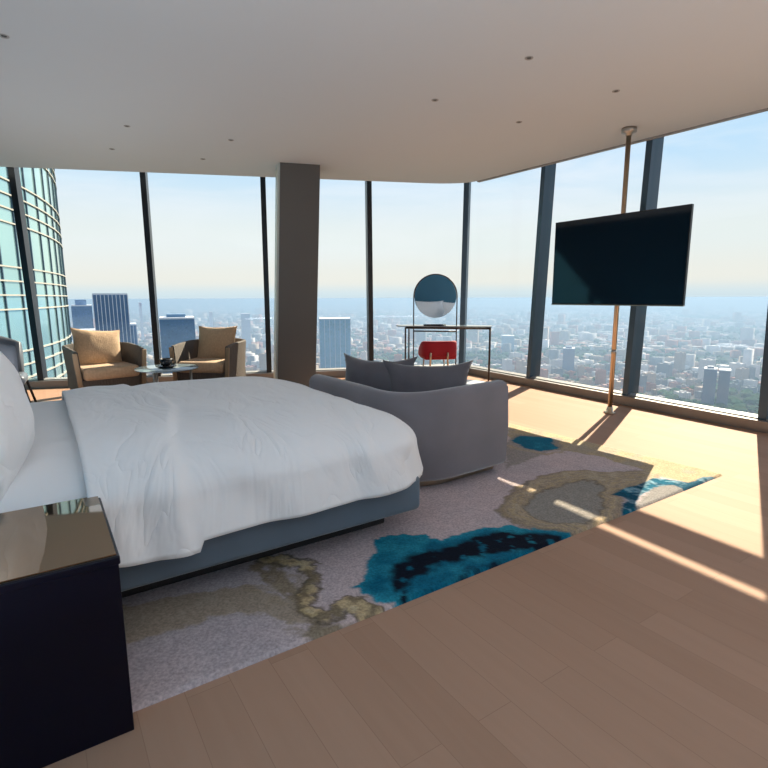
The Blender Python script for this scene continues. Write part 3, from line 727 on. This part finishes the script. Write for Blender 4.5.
# ------------------------------------------------------------------ lounge armchairs
def armchair(loc, rz, label, cush_rot=0):
    r = empty('armchair', loc, rz, label, 'armchair', 'tan lounge armchairs by the window')
    # faces local -y. low woven tub: one arm shell each side and a low back
    def shell(pts, th, z0, ztop):
        V = []; Fc = []; n = len(pts); pr = [(0, z0), (0, 1), (.01, 1.012), (th-.01, 1.012), (th, 1), (th, z0)]; m_ = len(pr)
        P = [Vector((a, b, 0)) for a, b in pts]
        for i in range(n):
            t = (P[min(n-1, i+1)]-P[max(0, i-1)]).normalized(); nn = Vector((-t.y, t.x, 0))
            for (o_, z) in pr:
                zz = z if z < .9 else ztop[i]*.93+(z-1)
                fl = .05*(zz-z0)/.45
                V.append(P[i] + nn*(o_-fl) + Vector((0, 0, zz)))
        for i in range(n-1):
            for k in range(m_): Fc.append((i*m_+k, i*m_+(k+1) % m_, (i+1)*m_+(k+1) % m_, (i+1)*m_+k))
        Fc.append(tuple(range(m_))); Fc.append(tuple(range((n-1)*m_, n*m_)))
        return V, Fc
    Wd, Dp = .40, .40
    for sx in (-1, 1):
        pts = [(sx*(Wd), -Dp+.02), (sx*(Wd), -.2), (sx*Wd, 0), (sx*Wd, .2), (sx*(Wd-.03), .33)]
        if sx > 0: pass
        zt = [.60, .615, .625, .63, .63]
        if sx < 0: pts = pts[::-1]; zt = zt[::-1]
        V, Fc = shell(pts, .045, .16, zt); o = from_py('armrest', V, Fc, M['wicker'], r, True); soft_shade(o, 40)
        e = box('arm_front', (sx*(Wd+.0)-.03 + sx*.0, -Dp-.005, .05), (sx*(Wd+.0)+.03, -Dp+.03, .555), M['chair_side'], r, .01)
        for v_ in e.data.vertices: v_.co.x += sx*(.05*(v_.co.z-.16)/.45)
    V, Fc = shell([(Wd-.03, .33), (.25, .40), (0, .42), (-.25, .40), (-Wd+.03, .33)], .045, .16, [.63, .64, .645, .64, .63])
    o = from_py('backrest', V, Fc, M['wicker'], r, True); soft_shade(o, 40)
    box('seat_base', (-Wd+.01, -Dp+.03, .16), (Wd-.01, .34, .29), M['wicker'], r, .012)
    bm = bmesh.new(); add_box(bm, (-.36, -.42, .285), (.36, .28, .40), .045, 5)
    for v_ in bm.verts:
        if v_.co.z > .36: v_.co.z += .02*math.cos(v_.co.x*4)*math.cos(v_.co.y*3.4)
    o = from_bm('seat_cushion', bm, M['tan'], r, True)
    cushion('back_cushion', .62, .42, .20, M['tan'], Vector((0, .17, .55)), 0, math.radians(-20), parent=r, seed=loc[0], corner=.05, pinch=.05, roll=cush_rot)
    for sx in (-1, 1):
        for y in (-.33, .28): tube('leg', [(sx*.33, y, .17), (sx*.35, y, 0)], .014, M['dark_metal'], r)
    r.scale = (.80, .82, 1.12)
    return r
armchair((-3.22, 5.92, 0), math.radians(44), 'tan cushioned woven armchair left of the glass side table, angled to the right', math.radians(4))
armchair((-2.13, 6.42, 0), math.radians(-8), 'tan cushioned woven armchair right of the glass side table, facing the bed')
# glass side table + cup
gp = at_z(167, 367.5, .45)
g = empty('side_table', (gp.x, gp.y, 0), 0, 'round glass topped side table between the two tan armchairs', 'table')
lathe('glass_top', [(0, .438), (.325, .438), (.33, .444), (.325, .45), (0, .45)], M['glasstop'], g, 56)
for a in (20, 140, 260):
    a = math.radians(a); tube('leg', [(.24*math.cos(a), .24*math.sin(a), 0), (.24*math.cos(a), .24*math.sin(a), .438)], .013, M['steel'], g)
tube('ring', [(.24*math.cos(k*PI/12), .24*math.sin(k*PI/12), .2) for k in range(24)], .008, M['steel'], g, closed=True, n=8)
cp = at_plane(167, 362, Vector((gp.x, gp.y, 0)), Vector((0, -1, 0)))
cup = empty('coffee_cup', (cp.x, gp.y-.02, .4505), 0, 'black coffee cup on a black saucer on the glass side table', 'cup')
lathe('saucer', [(0, 0), (.045, 0), (.085, .014), (.083, .018), (.04, .006), (0, .006)], M['cup'], cup, 36)
lathe('bowl', [(0, .006), (.03, .006), (.05, .03), (.057, .075), (.053, .075), (.045, .03), (.025, .012), (0, .012)], M['cup'], cup, 36)
cup.scale = (1.2, 1.2, 1.35)
tube('handle', [(.05, 0, .062), (.075, 0, .06), (.082, 0, .045), (.07, 0, .03), (.048, 0, .028)], .005, M['cup'], cup, n=8)

# grey shell chair at the far left
def grey_chair():
    r = empty('shell_chair', (-3.80, 5.12, 0), math.radians(-60), 'blue grey leather shell chair at the left edge beyond the pillow', 'chair')
    V = []; Fc = []; n = 30; m_ = 14
    for i in range(n+1):
        a = math.radians(150 + 240*i/n); k = abs(i/n-.5)*2
        top = .89 - .24*max(0, k-.35)**1.3
        for j in range(m_):
            b = 2*PI*j/m_; hz = (top-.36)/2; s_ = math.sin(b); zz = (top+.36)/2 + hz*math.copysign(abs(s_)**.6, s_)
            rr = .29 + .035*math.cos(b) + .05*(zz-.36)
            V.append((rr*math.cos(a), rr*math.sin(a), zz))
    for i in range(n):
        for j in range(m_): Fc.append((i*m_+j, i*m_+(j+1) % m_, (i+1)*m_+(j+1) % m_, (i+1)*m_+j))
    Fc.append(tuple(range(m_))); Fc.append(tuple(range(n*m_, (n+1)*m_)))
    from_py('backrest', V, Fc, M['greyshell'], r, True)
    bm = bmesh.new(); add_box(bm, (-.22, -.2, .34), (.18, .2, .45), .05, 4); from_bm('seat', bm, M['greyshell'], r, True)
    for sx in (-1, 1):
        for sy in (-1, 1): tube('leg', [(sx*.18, sy*.18, .36), (sx*.26, sy*.26, 0)], .012, M['dark_metal'], r)
grey_chair()

# ------------------------------------------------------------------ the world outside
GZ = -190.0
def px_dir(x):
    d = ray(x, 297); return Vector((d.x, d.y, 0)).normalized()
def z_for(y, D): return CAM_H + (297-y)/F_PX*D*math.cos(0)
def ground_mat():
    mt, nt, b = new_mat('city_ground'); L = nt.links.new; N = nt.nodes.new
    tc = N('ShaderNodeTexCoord'); n1 = N('ShaderNodeTexNoise'); n1.inputs['Scale'].default_value = .004; n1.inputs['Detail'].default_value = 8; L(tc.outputs['Object'], n1.inputs['Vector'])
    cr = N('ShaderNodeValToRGB'); e = cr.color_ramp.elements; e[0].position = .38; e[0].color = (.025, .045, .025, 1); e[1].position = .62; e[1].color = (.13, .115, .11, 1)
    x = cr.color_ramp.elements.new(.5); x.color = (.07, .065, .06, 1)
    L(n1.outputs['Fac'], cr.inputs[0]); L(cr.outputs[0], b.inputs['Base Color']); b.inputs['Roughness'].default_value = 1; b.inputs['Specular IOR Level'].default_value = 0
    return mt
prism('ground', [(-16000, -3000), (16000, -3000), (16000, 16000), (-16000, 16000)], GZ-2, GZ, ground_mat(), kind='structure')
rg = random.Random(11)
PAL = {'cream': (.36, .29, .24), 'white': (.58, .55, .54), 'grey': (.17, .18, .20), 'terracotta': (.34, .15, .10), 'pink': (.36, .22, .20)}
def bmat(name, col, dkf=.5):
    """facade colour with rows of darker windows"""
    mt, nt, b = new_mat(name); L = nt.links.new; N = nt.nodes.new
    tc = N('ShaderNodeTexCoord'); sp = N('ShaderNodeSeparateXYZ'); L(tc.outputs['Object'], sp.inputs[0])
    ad = N('ShaderNodeMath'); ad.operation = 'ADD'; L(sp.outputs[0], ad.inputs[0]); L(sp.outputs[1], ad.inputs[1])
    cb = N('ShaderNodeCombineXYZ'); L(ad.outputs[0], cb.inputs[0]); L(sp.outputs[2], cb.inputs[1])
    br = N('ShaderNodeTexBrick'); br.offset = 0; br.inputs['Scale'].default_value = 1; br.inputs['Brick Width'].default_value = 3.4; br.inputs['Row Height'].default_value = 3.2; br.inputs['Mortar Size'].default_value = .8
    dk = tuple(c*dkf+.01 for c in col); br.inputs['Color1'].default_value = (*dk, 1); br.inputs['Color2'].default_value = (dk[0]*1.3, dk[1]*1.3, dk[2]*1.5, 1); br.inputs['Mortar'].default_value = (*col, 1)
    L(cb.outputs[0], br.inputs['Vector'])
    ge = N('ShaderNodeNewGeometry'); sn = N('ShaderNodeSeparateXYZ'); L(ge.outputs['Normal'], sn.inputs[0])
    mx = N('ShaderNodeMix'); mx.data_type = 'RGBA'; mx.inputs[7].default_value = (*[min(1, c*1.05) for c in col], 1); L(sn.outputs[2], mx.inputs[0]); L(br.outputs['Color'], mx.inputs[6]); L(mx.outputs[2], b.inputs['Base Color'])
    b.inputs['Roughness'].default_value = .8; b.inputs['Specular IOR Level'].default_value = .1
    return mt
BM = {k: bmat(k+'_building', v) for k, v in PAL.items()}
# scatter
blocks = []
D = 640.0
while D < 11500:
    step = 24 + max(0, D-900)*.0125
    cell = step
    half = math.radians(41)
    k = int(2*half*D/cell)
    for i in range(k):
        a = -half + (i+rg.random())*2*half/k; d = D + rg.random()*cell*1.0
        if rg.random() < .20: continue
        x, y = d*math.sin(a), d*math.cos(a)
        den = noise.noise(Vector((x*.0022, y*.0022, 3.3)))
        if den < -.28: continue
        w, l = cell*rg.uniform(.4, .95), cell*rg.uniform(.4, 1.0)
        h = rg.uniform(6, 15) if rg.random() < .78 else rg.uniform(15, 38)
        if rg.random() < .012: h = rg.uniform(45, 80)
        ckey = rg.choices(list(PAL), (4, 5, 3, 3, 2))[0]
        blocks.append((d, x, y, w, l, h, (x//300+y//300)*.37 % 1.5 + rg.uniform(-.06, .06), ckey))
    D += cell
def sill_y(x): return 372 + max(0, x-462)*.155 if x > 462 else 383 - x*.03
near, farb = [], []
R_ok = lambda b_: all((b_[1]-q[1])**2+(b_[2]-q[2])**2 > (.62*math.hypot(b_[3], b_[4])*.5+.62*math.hypot(q[3], q[4])*.5+2)**2*1.3 for q in near)
for b_ in sorted(blocks):
    d, x, y, w, l, h, rz, ck = b_
    if len(near) < 300:
        v_ = Vector((x, y, GZ+h)) - Vector((0, 0, CAM_H)); zc = v_.dot(Fv); px, py = 384+F_PX*v_.dot(Rv)/zc, 384-F_PX*v_.dot(Uv)/zc
        if 60 < px < 768 and py < sill_y(px)-1 and not (272 < px < 322):
            if R_ok(b_): near.append(b_)
            continue
    farb.append(b_)
UNIT = {}
def unit_mesh(kind, w, l, h):
    bm = bmesh.new(); add_box(bm, (-w/2, -l/2, 0), (w/2, l/2, h))
    add_box(bm, (-w/2, -l/2, h), (w/2, -l/2+.5, h+1)); add_box(bm, (-w/2, l/2-.5, h), (w/2, l/2, h+1)); add_box(bm, (-w/2, -l/2, h), (-w/2+.5, l/2, h+1)); add_box(bm, (w/2-.5, -l/2, h), (w/2, l/2, h+1))
    add_box(bm, (-w*.1, -l*.15, h), (w*.15, l*.1, h+3))
    bmesh.ops.recalc_face_normals(bm, faces=bm.faces); me = bpy.data.meshes.new(kind); bm.to_mesh(me); bm.free(); return me
for (d, x, y, w, l, h, rz, ck) in near:
    tall = h > 15
    o = link('city_building', unit_mesh('city_building', w, l, h), BM[ck], loc=(x, y, GZ), rot=(0, 0, rz))
    tag(o, ('taller ' if tall else 'low ') + ck + (' flat roofed block rising' if tall else ' flat roofed block spread') + ' in the hazy city below the windows', 'building', ('taller ' if tall else 'low ') + ck + ' city blocks')
def mass(name, bl, label, cat, cols):
    n = len(bl); A = np.array([[b_[1], b_[2], b_[3], b_[4], b_[5], b_[6]] for b_ in bl]); rr = np.random.default_rng(5)
    sx = np.array([-1, 1, 1, -1]*2)*.5; sy = np.array([-1, -1, 1, 1]*2)*.5; sz = np.array([0]*4+[1]*4)
    X = sx[None]*A[:, 2:3]; Y = sy[None]*A[:, 3:4]; c, s = np.cos(A[:, 5:6]), np.sin(A[:, 5:6])
    V = np.stack([A[:, 0:1]+X*c-Y*s, A[:, 1:2]+X*s+Y*c, GZ+sz[None]*A[:, 4:5]], -1).reshape(-1, 3)
    q = np.array([(4, 5, 6, 7), (0, 1, 5, 4), (1, 2, 6, 5), (2, 3, 7, 6), (3, 0, 4, 7)]); f = (q[None]+8*np.arange(n)[:, None, None]).reshape(-1, 4)
    me = bpy.data.meshes.new(name); me.vertices.add(len(V)); me.vertices.foreach_set('co', V.ravel()); me.loops.add(f.size); me.loops.foreach_set('vertex_index', f.ravel().astype(np.int32))
    me.polygons.add(len(f)); me.polygons.foreach_set('loop_start', np.arange(0, f.size, 4, dtype=np.int32)); me.update(calc_edges=True)
    ca = me.color_attributes.new('Col', 'FLOAT_COLOR', 'POINT'); cc_ = np.repeat(np.array([cols(b_) for b_ in bl])*rr.uniform(.75, 1.15, (n, 1)), 8, 0)
    ca.data.foreach_set('color', np.c_[np.clip(cc_, 0, 1), np.ones(len(cc_))].ravel().astype(np.float32))
    o = link(name, me, attr_mat(name+'_paint', .9, var=.1, vscale=.05)); tag(o, label, cat, kind='stuff'); return o
mass('distant_buildings', farb, 'mass of countless small buildings fading into blue haze towards the horizon', 'city', lambda b_: PAL[b_[7]])
# tree cover between the blocks
def trees():
    rr = random.Random(4); bm = bmesh.new(); cnt = 0
    base = bmesh.new(); bmesh.ops.create_icosphere(base, subdivisions=1, radius=1); bv_ = [v.co.copy() for v in base.verts]; bf = [[v.index for v in f.verts] for f in base.faces]; base.free()
    V = []; Fc = []
    while cnt < 5200:
        d = 650 + rr.random()**1.6*5200; a = math.radians(rr.uniform(-40, 40)); x, y = d*math.sin(a), d*math.cos(a)
        if noise.noise(Vector((x*.0022, y*.0022, 3.3))) > -.05 and rr.random() > .22: continue
        s = rr.uniform(4, 9)*(1+d/5000); o0 = len(V)
        for c_ in bv_: V.append((x+c_.x*s*1.1, y+c_.y*s*1.1, GZ+s*.55+c_.z*s*.75))
        for f in bf: Fc.append(tuple(i+o0 for i in f))
        cnt += 1
    me = bpy.data.meshes.new('distant_trees'); me.from_pydata(V, [], Fc)
    o = link('distant_trees', me, pmat('far_tree_green', (.035, .075, .03), 1, spec=0, var=.3, vscale=.02)); tag(o, 'dark green tree cover scattered among the city blocks far below', 'trees', kind='stuff')
trees()
# landmark towers: (px left, px right, px top, distance, depth, colour, rib count, label)
def tower(x0, x1, ytop, D, depth, col, ribs, label, rz_off=0, rough=.35, ribcol=None, crown=None):
    d0, d1 = px_dir(x0), px_dir(x1); p0, p1 = d0*D, d1*D; w = (p1-p0).length; c_ = (p0+p1)/2; zt = z_for(ytop, c_.length*math.cos(math.atan2(c_.x, c_.y))); h = zt-GZ
    rz = math.atan2(p1.y-p0.y, p1.x-p0.x)+rz_off
    r = empty('office_tower', (c_.x, c_.y, GZ), rz, label, 'tower')
    r['kind'] = 'thing'
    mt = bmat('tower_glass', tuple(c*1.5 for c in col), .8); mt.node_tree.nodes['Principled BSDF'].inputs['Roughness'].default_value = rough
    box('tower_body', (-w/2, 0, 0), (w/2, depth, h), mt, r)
    rc = ribcol or M['tower_rib']
    if ribs:
        bm = bmesh.new()
        for i in range(ribs+1):
            x = -w/2 + w*i/ribs; add_box(bm, (x-.35, -.7, 0), (x+.35, 0, h+.5))
        from_bm('vertical_ribs', bm, rc, r)
    bm = bmesh.new(); add_box(bm, (-w*.5, 0, h), (w*.5, depth, h+1.6))
    from_bm('parapet', bm, rc, r)
    if crown: box('roof_plant', (-w*.3, depth*.2, h+1.6), (w*.25, depth*.8, h+1.6+crown), mt, r)
    return r
M['tower_rib'] = pmat('pale_tower_ribs', (.62, .66, .72), .6)
tower(92.5, 127.5, 294, 620, 40, (.075, .13, .21), 9, 'tall dark blue office tower with pale vertical ribs behind the left armchair', crown=0)
tower(127.5, 134, 324, 640, 30, (.10, .16, .24), 2, 'low narrow blue annex against the right side of the ribbed tower')
tower(70, 91, 305, 900, 50, (.13, .20, .30), 0, 'blue glass block with stepped top between curved tower and ribbed tower', crown=8)
tower(74, 93, 330, 760, 40, (.30, .36, .43), 3, 'pale grey slab standing in front of the stepped blue block')
tower(157.5, 193, 318, 560, 42, (.075, .14, .22), 0, 'flat topped blue glass block seen between the armchairs', crown=3)
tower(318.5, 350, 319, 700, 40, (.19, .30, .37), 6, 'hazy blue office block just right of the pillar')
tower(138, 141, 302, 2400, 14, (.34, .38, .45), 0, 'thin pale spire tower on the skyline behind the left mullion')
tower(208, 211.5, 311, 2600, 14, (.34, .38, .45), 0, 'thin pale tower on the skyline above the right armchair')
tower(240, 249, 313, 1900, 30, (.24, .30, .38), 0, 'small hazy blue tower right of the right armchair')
tower(566, 578, 349, 1350, 26, (.08, .11, .17), 0, 'slim blue grey tower standing below the television, left of its pole', crown=3)
tower(503, 516, 336, 1860, 34, (.16, .24, .32), 0, 'faint blue slab between the vanity table and the first right mullion')
tower(711.5, 725, 370.5, 1030, 26, (.07, .09, .13), 0, 'left hand half of the dark twin blocks in the lower right window', crown=3)
tower(727, 739, 372, 1035, 26, (.08, .09, .12), 0, 'right hand half of the dark twin blocks in the lower right window')

# curved curtain-wall tower close by on the left
def curved_tower():
    Dt = 36.0; Rr = 36.0; dt = px_dir(66.5); T = dt*Dt; ln = Vector((-dt.y, dt.x, 0)); cc_ = T + ln*Rr
    r = empty('glass_tower', (cc_.x, cc_.y, -60), 0, 'curved teal glass office tower filling the left window', 'tower')
    z0, z1 = 0, 130
    aT = math.atan2(T.y-cc_.y, T.x-cc_.x); dA = 1.5/Rr
    idx = range(-16, 32)
    mt = bpy.data.materials.new('teal_curtain_glass'); mt.use_nodes = True; nt = mt.node_tree; b = nt.nodes['Principled BSDF']; L = nt.links.new; N = nt.nodes.new
    tc = N('ShaderNodeTexCoord'); sp = N('ShaderNodeSeparateXYZ'); L(tc.outputs['Object'], sp.inputs[0])
    n1 = N('ShaderNodeTexNoise'); n1.inputs['Scale'].default_value = .11; n1.inputs['Detail'].default_value = 2; L(tc.outputs['Object'], n1.inputs['Vector'])
    cr = N('ShaderNodeValToRGB'); e = cr.color_ramp.elements; e[0].position = .3; e[0].color = (.26, .50, .60, 1); e[1].position = .7; e[1].color = (.55, .80, .74, 1)
    L(n1.outputs['Fac'], cr.inputs[0]); L(cr.outputs[0], b.inputs['Base Color']); b.inputs['Roughness'].default_value = .12; b.inputs['Metallic'].default_value = .75; b.inputs['Specular IOR Level'].default_value = .8
    V = []; Fc = []
    ang = [aT - i*dA for i in idx]
    sgn = 1
    # facade continues from the tangent point towards the camera: pick the turning sense that comes nearer
    t1 = cc_ + Vector((math.cos(aT-dA), math.sin(aT-dA), 0))*Rr; 
    if t1.length > Dt: ang = [aT + i*dA for i in idx]
    for i, a in enumerate(ang):
        for z in (z0, z1): V.append((Rr*math.cos(a), Rr*math.sin(a), z))
    for i in range(len(ang)-1): Fc.append((2*i, 2*i+2, 2*i+3, 2*i+1))
    # close the volume behind
    o0 = len(V); V += [(0, 0, z0), (0, 0, z1)]; k = len(ang)-1
    Fc += [(0, 1, o0+1, o0), (2*k, o0, o0+1, 2*k+1), tuple([2*i+1 for i in range(len(ang))]+[o0+1]), tuple([2*i for i in range(len(ang))]+[o0])]
    from_py('glass_facade', V, Fc, mt, r)
    def rib(a, w, dep, za, zb, bm):
        c0 = Vector((math.cos(a), math.sin(a), 0)); t0 = Vector((-c0.y, c0.x, 0)); vs = []
        for z in (za, zb):
            for (s, o_) in ((-.5, 0), (.5, 0), (.5, 1), (-.5, 1)): vs.append(bm.verts.new(c0*(Rr+o_*dep) + t0*(s*w) + Vector((0, 0, z))))
        for q in ((3, 2, 1, 0), (4, 5, 6, 7), (0, 1, 5, 4), (1, 2, 6, 5), (2, 3, 7, 6), (3, 0, 4, 7)): bm.faces.new([vs[i] for i in q])
    bm = bmesh.new()
    for a in ang: rib(a, .06, .05, z0, z1, bm)
    from_bm('vertical_mullions', bm, M['mullion'], r)
    bm = bmesh.new(); P = 3.28; sub = P*12.3/75*1.0
    zb = CAM_H + .12 + 60
    lev = []
    for f in range(-18, 20):
        for s in (2, 1, 0, -1): lev.append(zb + f*P + s*sub)
    M['transom'] = pmat('cream_transom_bars', (.36, .35, .31), .5)
    for z in lev:
        if not (1 < z < z1-1): continue
        n = len(ang); ring = []
        for a in ang:
            c0 = Vector((math.cos(a), math.sin(a), 0)); ring.append([bm.verts.new(c0*(Rr+o_) + Vector((0, 0, z+dz))) for (o_, dz) in ((.0, -.028), (.07, -.028), (.07, .028), (0, .028))])
        for A, B in zip(ring, ring[1:]):
            for k in range(4): bm.faces.new((A[k], A[(k+1) % 4], B[(k+1) % 4], B[k]))
    from_bm('transom_bars', bm, M['transom'], r)
curved_tower()

# haze layer over the city
hz = prism('haze', [(-15500, 300), (15500, 300), (15500, 15500), (-15500, 15500)], GZ+.5, -22, None)
mt = bpy.data.materials.new('city_haze'); mt.use_nodes = True; nt = mt.node_tree; nt.nodes.clear()
out = nt.nodes.new('ShaderNodeOutputMaterial'); vs_ = nt.nodes.new('ShaderNodeVolumeScatter'); vs_.inputs['Color'].default_value = (.31, .45, .63, 1)
vs_.inputs['Density'].default_value = .0005; vs_.inputs['Anisotropy'].default_value = .2; va_ = nt.nodes.new('ShaderNodeVolumeAbsorption'); va_.inputs['Color'].default_value = (.31, .45, .63, 1); va_.inputs['Density'].default_value = .0005
ad_ = nt.nodes.new('ShaderNodeAddShader'); nt.links.new(vs_.outputs[0], ad_.inputs[0]); nt.links.new(va_.outputs[0], ad_.inputs[1]); nt.links.new(ad_.outputs[0], out.inputs['Volume'])
hz.data.materials.append(mt); tag(hz, 'pale blue haze hanging over the distant city', 'haze', kind='stuff')

# ------------------------------------------------------------------ light
sc = bpy.context.scene
w = bpy.data.worlds.new('sky'); sc.world = w; w.use_nodes = True; nt = w.node_tree; nt.nodes.clear(); L = nt.links.new; N = nt.nodes.new
out = N('ShaderNodeOutputWorld'); bg = N('ShaderNodeBackground'); L(bg.outputs[0], out.inputs[0])
tc = N('ShaderNodeTexCoord'); sp = N('ShaderNodeSeparateXYZ'); L(tc.outputs['Generated'], sp.inputs[0])
cr = N('ShaderNodeValToRGB'); cr.color_ramp.interpolation = 'EASE'
els = [(0.0, (.50, .60, .70)), (.495, (.52, .66, .76)), (.502, (.66, .76, .80)), (.515, (.84, .82, .75)), (.55, (.80, .84, .82)), (.62, (.54, .74, .92)), (.70, (.48, .69, .95)), (.85, (.52, .68, .95)), (1, (.45, .62, .95))]
e = cr.color_ramp.elements
e[0].position = els[0][0]; e[0].color = (*els[0][1], 1); e[1].position = 1; e[1].color = (*els[-1][1], 1)
for (p_, c_) in els[1:-1]:
    x = e.new(p_); x.color = (*c_, 1)
mr = N('ShaderNodeMath'); mr.operation = 'MULTIPLY_ADD'; mr.inputs[1].default_value = .5; mr.inputs[2].default_value = .5; L(sp.outputs[2], mr.inputs[0]); L(mr.outputs[0], cr.inputs[0])
# thin high clouds
mp = N('ShaderNodeMapping'); mp.inputs['Scale'].default_value = (1.2, 1.2, 7.5); mp.inputs['Location'].default_value = (.3, .1, .45); L(tc.outputs['Generated'], mp.inputs['Vector'])
cn = N('ShaderNodeTexNoise'); cn.inputs['Scale'].default_value = 1.7; cn.inputs['Detail'].default_value = 7; cn.inputs['Roughness'].default_value = .55; cn.inputs['Distortion'].default_value = .5; L(mp.outputs[0], cn.inputs['Vector'])
c2 = N('ShaderNodeMapRange'); c2.inputs['From Min'].default_value = .42; c2.inputs['From Max'].default_value = .62; L(cn.outputs['Fac'], c2.inputs['Value'])
zf = N('ShaderNodeMapRange'); zf.inputs['From Min'].default_value = .02; zf.inputs['From Max'].default_value = .30; zf.inputs['To Max'].default_value = .75; L(sp.outputs[2], zf.inputs['Value'])
mm = N('ShaderNodeMath'); mm.operation = 'MULTIPLY'; L(c2.outputs[0], mm.inputs[0]); L(zf.outputs[0], mm.inputs[1])
mx = N('ShaderNodeMix'); mx.data_type = 'RGBA'; mx.inputs[7].default_value = (.93, .92, .95, 1); L(mm.outputs[0], mx.inputs[0]); L(cr.outputs[0], mx.inputs[6])
L(mx.outputs[2], bg.inputs['Color']); bg.inputs['Strength'].default_value = 1.08

sun_d = bpy.data.lights.new('sun', 'SUN'); sun = bpy.data.objects.new('sun', sun_d); C.objects.link(sun)
sun_d.energy = 14; sun_d.angle = math.radians(.35); sun_d.color = (1, .85, .64)
az = math.radians(33.8); sdv = Vector((math.sin(az), math.cos(az), TAN_SUN)).normalized()
sun.rotation_euler = sdv.to_track_quat('Z', 'Y').to_euler()
def area(name, loc, aim, sx, sy, power, col):
    d = bpy.data.lights.new(name, 'AREA'); d.shape = 'RECTANGLE'; d.size = sx; d.size_y = sy; d.energy = power; d.color = col
    o = bpy.data.objects.new(name, d); C.objects.link(o); o.location = loc
    o.rotation_euler = (Vector(loc)-Vector(aim)).to_track_quat('Z', 'Y').to_euler(); return o
# unseen fill lights added to brighten the room, facing the ceiling
area('fill_uplight', (.9, -1.3, .55), (.9, -1.3, 3), 2.4, 1.6, 150, (.86, .94, 1))
area('fill_uplight', (4.6, -.6, .55), (4.6, -.6, 3), 1.6, 1.6, 40, (.80, .91, 1))
area('fill_uplight', (-1.25, .05, .35), (-1.25, .05, 3), .5, .9, 72, (.95, .97, 1))
area('fill_uplight', (-3.0, 4.55, .25), (-3.0, 4.55, 3), .9, .5, 14, (.95, .97, 1))

vsn = sc.view_settings; sc.display_settings.display_device = 'sRGB'
vsn.view_transform = 'Standard'; vsn.look = 'None'; vsn.exposure = 0.06; vsn.gamma = 1; vsn.use_curve_mapping = False
sc.cycles.max_bounces = 10; sc.cycles.diffuse_bounces = 5; sc.cycles.transparent_max_bounces = 12; sc.cycles.volume_bounces = 0
sc.cycles.use_denoising = True
sc.cycles.caustics_reflective = False; sc.cycles.caustics_refractive = False
